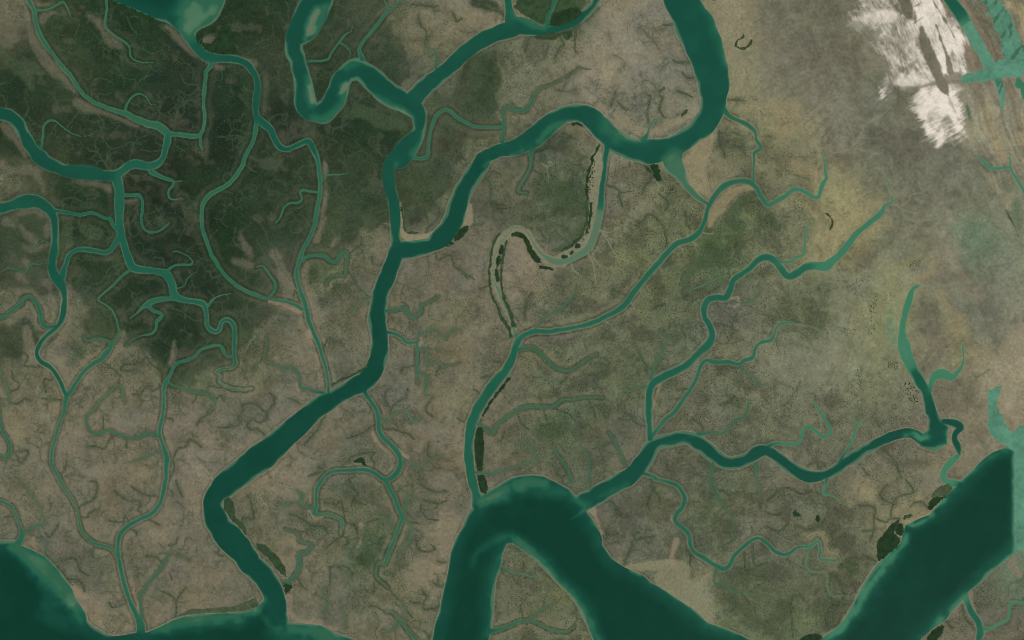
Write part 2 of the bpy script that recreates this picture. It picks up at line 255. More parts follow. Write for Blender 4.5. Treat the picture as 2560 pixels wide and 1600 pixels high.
ch('tidal_creek', .22, 'fine creek south of the winding creek', S(2,3, 1935,840,14, 1905,920,12, 1930,980,14, 2020,990,14, 2070,1050,14, 2160,1065,14, 2190,1045,12, 2260,1080,10, 2330,1110,8))
ch('tidal_creek', .22, 'fine creek dropping from the curving river into green scrub', S(2,2, 1905,1340,20, 1890,1420,22, 1870,1512,22), S(2,3, 1930,120,22, 1980,200,14, 2050,310,12, 2100,400,10, 2080,500,8, 2110,570,6))
ch('tidal_creek', .18, 'thin fork in green scrub', S(2,3, 1930,140,10, 1870,270,8, 1790,340,8, 1890,365,6))
ch('tidal_creek', .18, 'thin creek threading the scrub near the lower right shore', S(3,3, 430,620,14, 380,680,12, 360,800,10, 420,870,10, 550,880,8, 560,990,7, 600,1100,6, 720,1090,6, 800,1170,6))
ch('tidal_creek', .22, 'short creek below the deepest bend of the curving river', S(2,2, 2300,1360,26, 2310,1500,14), S(2,3, 2335,60,9, 2350,200,6))
ch('tidal_creek', .24, 'short creek south of the curving river with pale mouth', S(3,2, 560,1480,30), S(3,3, 545,50,24, 520,130,18, 600,150,12, 690,210,8))
ch('tidal_creek', .34, 'boxy creek right of the central river', S(1,2, 1220,115,30, 1310,130,30, 1370,160,30, 1420,210,30, 1525,212,28))
ch('tidal_creek', .24, 'thin continuation of the boxy creek running east', S(1,2, 1525,200,14, 1530,140,12, 1600,130,12, 1680,90,12, 1790,170,10, 1850,100,10, 1930,80,8))
ch('tidal_creek', .26, 'ruler-straight creek running south from the boxy creek', S(1,2, 1525,210,22, 1525,350,18, 1525,480,14, 1525,600,7))
ch('tidal_creek', .22, 'stepped creek east of the ruler-straight one', S(1,2, 1530,500,12, 1600,510,14, 1610,590,14, 1595,700,12, 1690,715,8))
ch('tidal_creek', .22, 'second stepped creek east of the ruler-straight one', S(1,2, 1540,265,12, 1610,270,12, 1610,390,12, 1640,425,10, 1700,395,10, 1780,440,9, 1900,410,7))
ch('tidal_creek', .28, 'wiggling creek right of the central river, above the boxy creek', S(1,1, 1225,1428,20, 1330,1410,18, 1420,1405,18, 1430,1460,20, 1500,1485,20, 1560,1430,14, 1570,1370,14, 1640,1340,10, 1720,1290,8))
ch('tidal_creek', .2, 'small creek left of the central river', S(1,1, 1085,1290,10, 1000,1330,12, 950,1380,12, 910,1460,10))
ch('tidal_creek', .38, 'creek curling south from the central river in a wide hook',
   S(1,2, 1020,660,46, 1040,700,38, 1080,760,36, 1130,840,36, 1155,920,38, 1160,1020,38, 1190,1100,38, 1250,1160,38, 1320,1230,40, 1360,1300,40, 1360,1390,40, 1310,1470,44, 1220,1512,30, 1120,1450,32, 1040,1415,34, 940,1415,30, 820,1425,32, 720,1435,32, 660,1470,32, 630,1512,34), S(1,3, 590,50,34, 565,130,30, 570,250,30, 545,310,36, 600,330,24, 680,325,20, 750,350,18, 810,390,22, 810,460,16, 800,510,10))
ch('tidal_creek', .34, 'straight green creek south of the wide hook', S(1,3, 1230,0,40, 1260,80,32, 1310,170,34, 1340,260,34, 1380,350,34, 1350,440,30, 1315,540,26, 1280,630,26, 1240,720,26, 1215,790,16, 1160,780,10, 1135,890,10, 1170,950,10, 1250,1020,6))
ch('tidal_creek', .2, 'crinkled creek east of the straight green creek', S(1,3, 1390,360,14, 1460,400,12, 1465,480,12, 1440,600,9, 1380,670,7))
ch('tidal_creek', .2, 'narrow pointed creek loop east of the straight green creek', S(1,3, 1395,350,14, 1420,220,12, 1450,130,12, 1550,200,9))
ch('tidal_creek', .2, 'arched creek west of the straight green creek', S(1,3, 1315,530,12, 1280,420,12, 1220,350,10, 1175,360,10, 1180,470,8, 1140,600,6))
ch('tidal_creek', .2, 'small creek west of the wide hook', S(1,3, 560,275,16, 460,245,16, 415,205,14, 440,150,12, 380,90,12))
ch('tidal_creek', .18, 'twig creek west of the wide hook', S(1,3, 415,205,9, 350,210,9, 280,230,8, 200,210,6))
ch('tidal_creek', .34, 'crooked creek with pale banks entering the lower central river', S(1,3, 255,975,24, 310,970,26, 370,900,24, 410,830,26, 410,710,22, 480,680,18, 525,620,16, 500,600,12, 410,580,10, 395,500,10, 280,465,6))
ch('tidal_creek', .3, 'creek leaving the bottom edge left of the main estuary', S(1,3, 1540,1530,24, 1450,1440,18, 1400,1370,18, 1360,1330,16, 1300,1260,10, 1230,1240,8))
ch('tidal_creek', .2, 'short spur of the bottom-edge creek', S(1,3, 1360,1340,12, 1290,1410,12, 1200,1450,8))
ch('tidal_creek', .2, 'upper spur of the bottom-edge creek', S(1,3, 1400,1340,12, 1415,1230,10, 1370,1140,8))
ch('tidal_creek', .24, 'creek with pale mouth entering the central river from the west', S(1,2, 640,690,26, 540,670,24, 480,645,22, 420,640,20, 405,560,16, 400,500,14, 330,450,12, 280,440,10, 270,470,10, 200,430,10, 80,380,9, 100,260,8, 100,170,6))
ch('tidal_creek', .18, 'dark meandering creek in the central mudflat', S(1,2, 1170,920,10, 1250,950,12, 1280,900,10, 1340,870,12, 1430,850,12, 1440,900,12, 1500,960,12, 1560,920,8))
ch('tidal_creek', .18, 'straight dark-lined creek in the central mudflat', S(1,2, 1380,1290,12, 1460,1350,12, 1525,1410,12, 1590,1350,10, 1700,1300,10, 1780,1270,8))
ch('tidal_creek', .22, 'creek running east from the long green creek', S(0,2, 1590,590,18, 1650,620,16, 1740,650,16, 1830,680,16, 1930,690,14, 2020,740,12, 2000,830,10, 1970,880,8))
ch('tidal_creek', .24, 'large ear-shaped creek loop west of the long green creek', S(0,2, 1490,1100,24, 1400,1065,20, 1300,1110,20, 1200,1110,18, 1110,1075,18, 1040,1045,18, 960,1065,16, 870,1060,16, 820,1000,14, 815,910,14, 870,870,12, 940,770,12, 1010,710,12, 1110,610,10, 1150,650,9, 1180,780,8))
ch('tidal_creek', .28, 'creek curving along the left edge, lower part', S(0,2, 0,930,18, 20,1040,20, 60,1110,20, 95,1180,22, 90,1260,26, 50,1305,22, -30,1290,24))
ch('tidal_creek', .3, 'creek reaching the sea at the left edge', S(0,3, -40,185,24, 30,210,24, 110,260,22, 150,330,20, 180,420,22, 205,490,34, 195,560,50, 150,615,60))
ch('tidal_creek', .2, 'dark-lined creek east of the sea creek', S(0,3, 215,490,14, 290,460,14, 350,430,16, 420,425,12, 410,350,10, 350,220,9, 250,80,8, 190,20,6))
ch('tidal_creek', .2, 'crinkled creek behind the pale bay shore', S(0,3, 360,450,10, 380,550,10, 450,580,10, 430,650,10, 450,730,12, 530,770,10, 600,740,8))
ch('tidal_creek', .14, 'small dark oxbow creek at the left edge', S(0,2, 0,480,10, 40,560,10, 80,680,10, 95,770,10, 40,815,10, 0,780,8))
ch('tidal_creek', .3, 'slim creek joining the bottom mouth from the north-east', S(0,3, 1350,1390,16, 1325,1200,18, 1330,1090,18, 1380,1010,16, 1450,920,16, 1530,820,16, 1600,700,12, 1650,690,8, 1700,720,8, 1800,760,6))
ch('tidal_creek', .2, 'creeping side creek west of the long green creek', S(0,2, 1545,1235,12, 1480,1250,12, 1420,1280,12, 1330,1310,10, 1190,1350,9))
ch('tidal_creek', .28, 'curved creek east of the green channel', S(2,2, 50,285,28, 130,265,24, 200,270,22, 280,330,20, 350,400,18, 430,460,16, 530,480,14, 610,440,12, 700,375,10, 800,320,8))
ch('tidal_creek', .24, 'long thin creek east of the dark elongated grove', S(1,2, 2080,975,16, 2170,1030,16, 2240,1070,18, 2290,980,18, 2419,885,20), S(2,2, 150,820,20, 380,820,16, 480,755,14, 600,750,12, 720,730,10, 860,740,8))
ch('tidal_creek', .2, 'faint creek east of the lower green channel', S(1,2, 2070,1440,14, 2230,1450,14, 2330,1420,12, 2419,1403,12), S(2,2, 120,1355,12, 240,1335,12, 200,1260,10, 130,1170,10, 30,1160,8))
ch('tidal_creek', .22, 'creek dropping into the pale cove from green scrub', S(2,2, 560,1530,20, 540,1440,16, 480,1340,14, 410,1250,12, 400,1170,8))
ch('tidal_creek', .2, 'second creek dropping toward the pale cove', S(2,3, 735,110,9, 740,0,10), S(2,2, 735,1500,14, 725,1350,14, 710,1270,12, 640,1180,8))
ch('tidal_creek', .22, 'creek joining the curving river from the north-west', S(2,2, 1120,1420,12, 1050,1330,14, 1010,1230,18, 970,1140,16, 910,1060,8))
ch('tidal_creek', .2, 'short creek west of the kinked green channel', S(2,2, 1270,630,12, 1180,640,10, 1080,670,10, 1040,590,8))
ch('tidal_creek', .24, 'straight side creek north-west of the kinked green channel', S(2,2, 1310,560,16, 1350,430,14, 1400,340,14, 1450,220,12, 1490,150,12, 1410,120,9))
ch('tidal_creek', .18, 'thin green creek rising through the shrub plain', S(2,2, 200,100,14), S(2,1, 300,1500,10, 390,1440,14, 480,1390,14, 570,1290,11, 630,1200,8, 720,1050,6))
ch('tidal_creek', .12, 'bent pale creek west of the kinked green channel', S(2,1, 2060,1180,10, 1980,1110,12, 1900,1140,10, 1720,1220,10, 1650,1225,6))
ch('tidal_creek', .22, 'creek beside the pale spoil ring', S(2,1, 2060,1340,8, 2180,1350,12, 2250,1330,12, 2310,1280,10, 2340,1210,8, 2380,1130,6))
ch('tidal_creek', .26, 'hooked creek south of the S-bend river', S(2,0, 190,1400,40, 180,1470,24), S(2,1, 175,60,18, 140,140,16, 70,250,16, 70,300,14, 140,315,12))
ch('tidal_creek', .22, 'creek dropping to the kinked channel from shrub country', S(3,1, 430,590,8, 375,620,12, 350,700,16, 345,800,18, 335,890,22, 270,920,22, 210,960,22, 130,965,14, 80,920,14))
ch('canal', .55, 'teal canal beside the salt flat', S(3,0, 1700,-40,110, 1830,150,112, 1860,200,112))
ch('canal', .1, 'pale green lower canal beside the salt flat', S(3,0, 1860,200,112, 1940,340,110, 2040,520,100, 2100,620,110))
ch('lagoon', .1, 'pale green lagoon at the right edge', S(3,0, 1860,740,60, 2000,720,85, 2150,680,150, 2300,640,170, 2500,600,190))
ch('lagoon', .16, 'speckled green strip of shallow water in the top right corner', S(3,0, 2080,-30,110, 2190,150,150, 2270,330,165, 2340,500,190))
ch('lagoon', .12, 'narrow shallow arm south of the lagoon', S(3,0, 2180,760,70, 2210,880,48, 2220,1000,36, 2230,1070,16))
ch('lagoon', .3, 'darker shallow pool on the right edge below the lagoon', S(3,0, 2380,780,90, 2430,880,60, 2500,1000,60))
ch('tidal_creek', .1, 'pale thin creek on the tan plain near the right edge', S(3,1, 2010,-10,26, 2080,60,30, 2160,80,24, 2240,70,20, 2290,70,16))
ch('tidal_creek', .14, 'pale creek leaving at the right edge', S(3,1, 2280,-30,16, 2300,90,22, 2350,180,24, 2400,260,30, 2450,340,40))
ch('tidal_creek', .5, 'creek cutting the flats in the bottom right corner', S(3,3, 1850,1070,60, 1890,1170,52, 1930,1260,60, 1990,1350,70, 2010,1440,65, 1990,1530,50))
ch('tidal_creek', .26, 'thin creek turning to the right edge, bottom corner', S(3,3, 2010,1395,24, 2080,1405,24, 2160,1370,20, 2250,1330,18, 2280,1270,18, 2280,1180,18, 2340,1155,18, 2440,1160,18))
ch('tidal_creek', .32, 'creek on the pointed peninsula at the bottom edge', S(1,3, 2200,1435,50, 2300,1410,30, 2419,1368,28), S(2,3, 80,1335,24, 170,1325,18, 260,1360,16, 330,1400,14, 430,1430,14, 520,1435,12, 590,1380,6))
ch('tidal_creek', .2, 'branch creek on the pointed peninsula', S(2,3, 160,1320,14, 270,1230,12, 340,1200,8, 390,1150,6))
ch('tidal_creek', .14, 'pale thin creek at the neck of the peninsula', S(1,3, 2310,835,14, 2419,872,14), S(2,3, 100,890,12, 170,910,9, 240,930,6))
ch('tidal_creek', .2, 'hairpin creek above the sandy bottom shore', S(1,3, 655,1310,8, 640,1240,12, 690,1150,12, 640,1080,10, 625,1020,10, 690,1010,6))
ch('tidal_creek', .14, 'faint creek above the sandy bottom shore', S(1,3, 850,1400,6, 840,1290,8, 810,1190,8, 800,1120,6))

WP = []
def wp(name, deep, label, poly): WP.append((name, deep, label, poly))
wp('sea', 1.0, 'dark green open sea along the lower left coast', S2(0,3, -90000,560, 0,572, 130,578, 170,570, 160,612, 250,640, 340,680, 420,720, 500,800, 560,870, 620,950, 680,1030, 710,1110, 760,1180, 810,1260, 830,1340, 900,1400, 990,1450, 1080,1475, 1180,1465, 1280,1445, 1385,1442, 1500,1390, 1620,1330, 1760,1285, 1900,1265, 2000,1262, 2200,1255, 2300,1240, 2419,1200, 2470,1160, 2500,1130, 2600,1200, 2716,1350, 2919,1360, 3019,1370, 3119,1410, 3179,1450, 3299,1490, 3420,1540, 3700,1640, 3700,90000, -90000,90000))
wp('estuary', 1.0, 'very dark wide estuary splitting round the pointed peninsula at the bottom',
   S2(1,3, 2060,240, 2000,330, 1960,430, 1880,570, 1840,690, 1825,820, 1790,980, 1755,1120, 1735,1240, 1700,1340, 1665,1512, 1500,2300, 1500,90000, 2200,90000, 2210,2000, 2200,1512, 2220,1420, 2240,1250, 2250,1080, 2270,930, 2310,830, 2330,700, 2370,605) +
   S2(2,3, 0,590, 100,660, 230,760, 330,870, 440,980, 540,1080, 610,1170, 670,1290, 720,1400, 770,1512, 900,2300, 900,90000, 3200,90000, 3200,1900, 2260,1512, 2150,1460, 2000,1400, 1850,1350, 1740,1240, 1600,1150, 1450,1050, 1300,960, 1240,900, 1150,872, 1050,820, 940,740, 850,620, 850,560, 820,480, 760,370, 700,300, 760,230, 830,190, 650,160, 600,155, 540,85, 450,40, 370,0) +
   S2(2,2, 300,1480, 200,1466, 100,1470, 0,1492) + S2(1,3, 2300,50, 2200,110, 2130,140, 2090,200))
wp('estuary', 1.0, 'dark estuary crossing the lower right corner diagonally',
   S2(3,3, -400,1900, 0,1750, 350,1600, 500,1500, 660,1390, 730,1310, 810,1170, 870,1050, 940,930, 1030,800, 1150,690, 1250,600, 1280,500, 1300,430, 1400,380, 1530,330, 1620,220, 1760,70) +
   S2(3,2, 1840,1500, 1900,1450, 2000,1350, 2120,1250, 2260,1195, 2330,1200, 2480,1150) + S2(3,3, 30000,-300, 30000,0, 2600,480, 2419,660, 2330,690, 2230,770, 2120,850, 2030,950, 1910,1040, 1820,1150, 1740,1240, 1680,1320, 1560,1400, 1450,1500, 1300,1700, 1300,90000, -400,90000))
wp('bay', .9, 'dark bay with a pale silt fan at the top edge', S2(0,0, 1040,-20, 1100,30, 1250,90, 1380,140, 1460,180, 1560,205, 1640,255, 1700,310, 1760,370, 1800,410, 1860,380, 1845,340, 1850,315, 1900,270, 2000,230, 2050,180, 2080,130, 2120,40, 2140,-40, 2400,-1500, 900,-1500))
wp('bay', .74, 'round dark green bay where three channels meet near the right edge', S2(3,2, 1480,760, 1500,880, 1520,950, 1510,1040, 1440,1090, 1400,1110, 1440,1200, 1500,1220, 1580,1240, 1690,1170, 1705,1010, 1640,950, 1590,850, 1560,740, 1500,700))
wp('lagoon', .06, 'milky green shallow lagoon beside the estuary on the right edge', S2(3,2, 2090,670, 2180,635, 2185,700, 2150,790, 2210,890, 2270,1030, 2330,1050, 2419,985, 2480,960, 2480,1512, 2480,1900, 2420,2200, 2335,2150, 2330,1240, 2260,1195, 2150,1110, 2075,1030, 2090,900))
# ---------------------------------------------------------------- ground: sampled soil / cover colour (x, y, r, g, b, shrub density %)
GC = np.array([float(v) for v in """
30 60 88 84 66 30 150 60 58 68 48 50 300 60 44 60 42 70 600 60 50 62 45 60 800 60 64 68 53 40 880 60 78 82 60 30 1000 60 102 97 77 30 1130 30 112 104 84 10
1350 30 60 76 50 30 1450 60 122 113 93 5 1550 60 110 104 88 10 1730 60 120 112 88 0 1850 40 100 96 80 0 1950 60 92 88 72 0 1480 130 124 115 95 0
40 170 50 62 43 60 160 170 62 68 50 40 300 180 48 62 44 50 430 170 50 58 46 50 550 200 44 58 42 60 650 150 66 69 54 30 760 170 52 60 46 50 880 150 62 68 52 40
1050 200 90 90 70 30 1130 190 62 72 52 60 1250 180 100 99 77 60 1400 150 124 115 95 5 1550 180 115 108 90 5 1600 120 106 102 86 0 1760 180 124 117 90 0 1900 180 104 97 80 0 2050 200 100 98 82 0
1480 220 112 105 88 10 1320 200 100 97 78 30 1820 160 104 98 82 0 1850 210 108 104 84 0 2000 150 102 94 76 0 1980 80 98 92 76 0
60 300 54 61 46 50 250 330 52 60 46 50 330 250 45 54 42 40 450 230 45 54 44 40 550 340 42 52 40 50 700 300 50 57 46 50 800 380 60 65 50 50 880 310 48 60 44 50
1040 330 76 80 60 40 1130 330 84 84 64 40 1080 260 62 70 54 50 1300 350 78 78 62 40 1500 280 112 107 87 30 1620 250 112 106 86 10 1660 210 104 100 82 20 1750 350 92 92 68 80 1800 280 124 117 88 10 1900 320 118 112 86 10
2000 300 105 100 84 0 2150 330 92 88 73 0 2360 300 118 112 92 0 2100 280 96 93 77 0 2050 130 104 98 80 0 2230 400 96 93 77 0
40 440 84 82 63 40 100 430 68 72 52 40 200 480 46 60 42 60 350 450 46 52 42 50 470 430 46 57 42 50 560 450 50 60 45 50 650 430 54 62 47 50 820 430 62 71 54 50
1000 450 70 76 56 60 1060 530 98 93 75 30 1200 450 82 82 64 50 1150 420 85 82 66 40 1300 420 84 87 66 50 1350 490 72 80 58 60 1480 470 102 98 78 50 1600 450 95 97 70 70 1750 500 80 88 60 90
1850 420 108 104 80 40 1900 510 94 95 72 70 2000 480 124 116 84 10 2080 430 98 96 78 0 2200 420 100 98 82 0 2300 450 104 102 84 0 2390 500 110 108 88 0 1700 430 112 104 82 10
60 560 66 72 54 40 100 620 75 76 60 40 200 560 42 56 38 70 230 640 54 64 48 50 370 540 42 53 42 50 430 600 45 54 43 40 550 580 38 54 36 60 600 600 54 60 45 50 650 620 82 82 66 30 680 520 58 67 50 50
780 560 74 79 58 50 800 660 76 83 58 80 870 660 100 94 78 20 1000 660 98 92 76 30 1050 620 96 90 76 20 1120 600 100 94 78 20 1240 640 114 104 85 5 1330 560 84 87 67 50 1400 650 97 96 73 70
1550 580 97 98 69 80 1600 700 90 94 67 80 1700 620 76 87 59 90 1850 560 100 100 75 80 1950 560 126 117 84 10 2100 600 106 104 82 0 2200 600 110 105 86 0 2330 560 88 100 78 0 2380 620 112 112 92 0
40 760 85 84 66 40 50 810 60 71 51 50 170 760 98 92 74 20 230 790 60 71 50 50 350 760 50 61 46 50 420 780 46 57 42 60 520 700 50 59 46 50 600 740 52 65 48 50 640 720 82 80 64 30 700 780 100 95 79 10
800 760 92 91 71 60 850 760 98 92 76 20 950 760 96 92 74 40 1050 760 95 92 72 50 1150 760 105 98 80 20 1300 720 93 92 71 80 1450 700 93 92 70 70 1500 800 88 90 69 70 1620 760 88 90 70 60 1740 740 95 92 78 30
1830 700 98 98 76 70 1900 730 90 93 68 80 2000 720 106 104 82 10 2100 720 112 111 80 10 2230 760 95 94 76 0 2330 740 105 102 86 0 2400 750 114 111 92 0
40 900 98 94 74 30 130 850 100 93 76 10 230 870 106 98 78 20 300 900 98 94 72 40 420 860 54 65 47 60 500 900 92 92 70 40 620 850 92 93 68 50 700 860 100 93 77 20 820 830 95 92 74 40 950 860 95 91 76 20
1080 850 105 98 78 30 1100 930 100 96 76 40 1200 950 98 92 74 10 1300 900 92 93 70 60 1400 950 85 89 66 60 1480 880 85 89 66 50 1450 1000 88 88 70 50 1630 930 90 89 72 50 1750 880 98 97 76 60 1750 950 92 93 70 70
1850 880 106 104 84 10 1950 850 106 104 84 0 2060 850 108 108 82 10 2050 960 104 102 80 40 2180 850 100 97 78 0 2230 830 118 110 82 10 2240 930 95 90 74 10 2380 900 130 120 97 0 550 800 60 72 52 50 570 860 84 85 66 40
60 1000 105 98 78 20 150 1080 103 95 79 10 250 1050 108 99 80 20 330 980 98 92 76 20 450 1000 100 92 78 20 500 1060 108 99 82 10 560 960 94 90 73 30 650 950 98 92 76 20 780 1000 100 93 77 20 900 1020 95 90 74 30
1000 1050 100 93 76 30 1060 1000 110 101 80 10 1180 1020 95 90 74 30 1250 1030 84 87 66 60 1320 1000 75 85 61 70 1400 1080 85 88 68 50 1480 1060 95 90 76 20 1700 1000 98 95 76 50 1600 1090 86 85 68 30
1850 980 98 97 76 50 1900 1100 98 95 78 40 2000 1000 98 95 74 70 2080 1060 95 92 75 60 2100 1130 102 98 78 40 2250 1050 110 103 83 5 2300 1000 112 104 84 0
60 1180 100 94 76 20 150 1250 98 92 76 20 250 1200 100 93 76 20 330 1200 100 93 76 20 420 1200 102 94 78 10 440 1330 98 92 76 10 600 1230 93 91 73 30 650 1100 108 99 80 10 720 1350 102 95 76 20 800 1220 88 88 68 40
850 1100 84 85 67 50 950 1200 86 86 67 50 900 1300 80 85 62 60 1000 1150 95 90 73 30 1040 1250 105 97 79 10 1000 1350 108 100 80 10 1200 1150 98 92 75 30 1550 1200 88 89 70 50 1480 1250 88 86 71 40 1700 1200 88 90 68 60
1800 1250 95 92 74 60 1900 1150 98 95 76 50 1950 1200 92 94 72 60 2050 1150 112 104 81 20 2100 1230 120 112 84 10 2000 1250 88 87 68 90
250 1450 108 99 80 5 220 1330 92 90 72 40 400 1430 98 92 76 5 480 1400 104 96 77 5 560 1380 92 88 74 20 700 1400 95 92 74 20 800 1420 92 90 74 20 880 1330 74 83 59 60 900 1450 100 95 74 30 980 1430 95 92 72 40
1230 1400 95 92 72 30 1280 1450 88 90 66 60 1260 1360 80 84 62 60 1500 1300 92 90 72 40 1600 1300 92 92 72 60 1600 1420 118 113 91 0 1750 1420 86 90 66 70 1900 1380 92 92 72 60 1900 1450 83 88 64 70 2000 1350 92 92 70 70
2020 1430 90 90 70 60 2320 1400 92 90 73 50 2220 1450 100 94 74 30 2370 1500 98 92 76 30 2395 1380 98 108 86 0
""".split()]).reshape(-1, 6)
GC[:, :2] *= 2560 / 2419.0

# patches and streaks of bare mud, ochre algae, salt; (colour, edge softness, strength, bareness, course)
MUD = (100, 96, 77); PALE = (118, 108, 88); OCH = (122, 115, 84); DKV = (36, 54, 35); GRN = (62, 76, 52); BRN = (100, 92, 76)
ST = []
def st(rgb, soft, amt, bare, *parts):
    for q in parts: ST.append((rgb, soft, amt, bare, list(q)))
for q in (S(0,0, 250,150,60, 275,260,80, 340,420,110, 440,580,120, 600,730,100, 700,850,40), S(0,0, 10,40,60, 60,70,120, 160,110,80), S(0,0, 390,190,70, 470,125,70, 560,130,20), S(0,0, 340,45,40, 450,45,40, 520,30,30),
          S(0,0, 860,160,30, 950,230,90, 1010,320,90, 1070,400,110, 1120,440,60), S(0,0, 1590,260,30, 1660,340,70, 1760,430,90, 1900,545,60, 1970,610,30), S(0,0, 720,960,60, 800,1010,90, 900,1040,50, 1050,1090,40, 1300,1190,40),
          S(0,0, 280,690,40, 400,690,40), S(0,0, 1910,390,60, 1970,370,70, 2010,360,50), S(0,0, 30,1180,70, 110,1260,110, 200,1380,80, 240,1470,50), S(0,0, 2030,620,50, 2100,640,60), S(0,0, 2320,560,40, 2400,600,60),
          S(0,1, 20,40,90, 100,90,80, 240,110,90, 330,100,90, 400,220,60, 420,300,50), S(0,1, 640,215,30, 760,210,55, 900,225,50, 1020,260,60, 1050,300,40), S(0,1, 430,470,20, 460,600,50, 440,720,70), S(0,1, 60,580,90, 130,620,60),
          S(0,1, 180,510,40, 330,480,60, 400,520,60), S(0,1, 190,620,50, 320,760,70), S(0,1, 230,830,50, 340,840,70, 440,800,60), S(0,1, 240,960,60, 250,1010,30), S(0,1, 190,1110,80, 250,1150,60), S(0,1, 430,1160,60, 470,1210,60, 490,1330,60, 500,1500,40),
          S(0,1, 130,1250,40, 250,1230,60, 330,1280,60, 400,1380,40), S(0,1, 120,1500,120, 260,1440,90, 330,1480,60), S(0,1, 1190,390,30, 1290,380,40), S(0,1, 650,1200,40, 660,1350,60, 655,1500,60), S(0,1, 590,540,20, 700,545,30),
          S(0,1, 1110,250,30, 1150,190,30, 1200,120,16), S(0,1, 2280,720,40, 2340,850,60, 2380,900,60), S(0,1, 2230,960,80, 2380,1000,60),
          S(0,2, 650,10,60, 640,80,80, 560,190,70, 480,260,60, 470,330,60, 580,400,80, 630,520,60, 640,640,30), S(0,2, 250,100,80, 280,220,110, 270,370,110, 330,420,60), S(0,2, 850,215,40, 960,210,60), S(0,2, 1150,130,60, 1120,250,80, 1020,380,60),
          S(0,2, 1650,200,30, 1620,400,60), S(1,1, 650,20,30, 650,160,40, 650,330,50, 625,560,60, 570,760,60), S(1,1, 480,1000,80, 450,1120,90, 500,1250,90, 560,1400,90, 620,1512,90), S(1,1, 170,880,60, 250,1060,80, 300,1200,80),
          S(1,1, 760,740,60, 720,800,40), S(1,2, 540,20,60, 600,100,60, 650,220,50), S(1,2, 20,960,60, 200,1000,60), S(1,2, 720,900,60, 640,1050,80, 480,1250,60)):
    st(MUD, 6, .72 if q[0][1] > 780 or q[0][0] > 640 else .55, 1, q)
# drying bend, ochre bend, mud margins
BED = S(2,1, 810,-20,110, 800,60,125, 785,200,135, 785,330,130, 765,480,100, 725,640,100, 680,780,110, 600,860,120, 500,930,130, 380,960,120, 280,900,95, 210,800,70, 160,710,65, 80,655,60, 0,655,60) + S(1,1, 2380,690,72, 2320,760,78, 2268,860,76, 2240,970,70, 2243,1080,64, 2275,1200,60, 2315,1320,60, 2370,1420,60, 2419,1500,60) + S(2,2, 25,110,56)
st((114,112,88), 3, .95, 1, BED)
st((124,115,86), 4, .9, 1, S(2,1, 2270,260,50, 2150,270,80, 2050,330,100, 1980,410,110, 1920,490,110, 1880,560,60, 1870,620,40))
st((120,112,88), 3, .95, 1, S(1,1, 1365,400,26, 1375,520,40, 1385,650,60, 1420,720,60, 1520,735,60, 1620,715,55, 1700,690,30))
st((120,112,88), 3, .9, 1, S(1,1, 2015,440,50, 2000,520,90, 1985,600,100, 1920,700,30))
st((114,113,87), 4, .95, 1, S(2,3, 1080,840,30, 1200,815,60, 1330,810,90, 1500,820,150, 1590,870,190, 1450,930,200, 1580,1010,210, 1680,1080,230, 1750,1180,160, 1830,1280,80))
st((126,116,90), 3, .9, 1, S(2,3, 740,270,90, 790,350,36, 850,500,40))
st((122,112,90), 4, .85, 1, S(2,3, 1550,560,60, 1510,740,60, 1560,800,60))
st((118,114,88), 8, .9, 1, S(2,0, 1830,20,60, 1900,130,60, 1990,350,110, 2080,520,110, 2110,700,120, 2060,900,60))
st((122,114,90), 6, .8, 1, S(2,0, 1000,1100,60, 1100,1180,80, 1200,1240,60, 1350,1240,60, 1480,1180,90, 1640,1120,60, 1740,1040,40))
st((124,116,88), 8, .9, 1, S(2,0, 1900,1240,90, 1800,1400,200, 1700,1500,120), S(2,1, 1720,60,200, 1750,200,160, 1850,330,60))
st((126,114,84), 20, .7, 0, S(3,0, 20,1000,60, 200,1080,220, 150,1250,120), S(3,1, 250,60,120, 400,120,120))
st(OCH, 18, .6, 1, S(3,1, 100,420,60, 250,400,60, 400,430,90, 560,520,160, 700,560,200, 850,450,140, 1000,400,80), S(3,1, 700,560,200, 620,700,140, 560,800,90))
st(OCH, 16, .6, 0, S(3,1, 1100,600,60, 950,720,60, 900,850,70))
st((112,112,80), 16, .75, 0, S(3,1, 1500,830,60, 1400,950,90, 1200,1030,110, 1150,1200,110, 1080,1400,130), S(3,2, 1040,100,100, 1000,340,100))
st((122,114,84), 14, .7, 0, S(3,1, 1560,900,60, 1540,1080,50, 1350,1110,30), S(3,1, 1600,1250,60, 1700,1400,100), S(3,2, 1780,60,200, 1870,180,130, 1900,300,60))
st((92,88,72), 10, .7, 0, S(3,1, 1450,1330,90, 1500,1450,140), S(3,2, 1550,100,220, 1600,300,180, 1540,420,80))
st((94,92,76), 14, .6, 0, S(3,1, 1470,60,60, 1600,90,80, 1620,200,30))
st((90,88,72), 14, .6, 0, S(3,1, 1750,430,50, 1900,350,90), S(3,1, 1870,1090,120, 1930,1180,60), S(3,1, 2040,1250,60, 2080,1400,120, 2200,1500,90), S(3,2, 2120,60,90, 2180,300,80))
st((84,98,76), 8, .5, 0, S(3,1, 1920,600,60, 1990,640,110, 2000,720,100, 2080,820,60))
st((76,92,68), 8, .6, 0, S(3,1, 2340,420,60, 2370,600,60, 2390,720,30))
st((50,66,46), 2, .9, 0, S(3,1, 2240,470,10, 2290,560,20, 2340,650,12, 2360,720,5))
st((122,114,94), 10, .6, 0, S(3,1, 1650,420,30, 1720,540,50, 1650,640,40, 1720,740,50, 1800,850,60, 1760,960,60, 1900,1180,40, 2000,1290,40))
st((124,116,93), 14, .75, 1, S(3,2, 2400,100,150, 2330,200,190, 2310,400,200, 2290,560,170, 2300,760,190, 2330,900,130, 2330,1000,60))
st((122,116,90), 8, .9, 1, S(3,1, 2080,140,50, 2140,240,60, 2240,330,50, 2260,440,40))
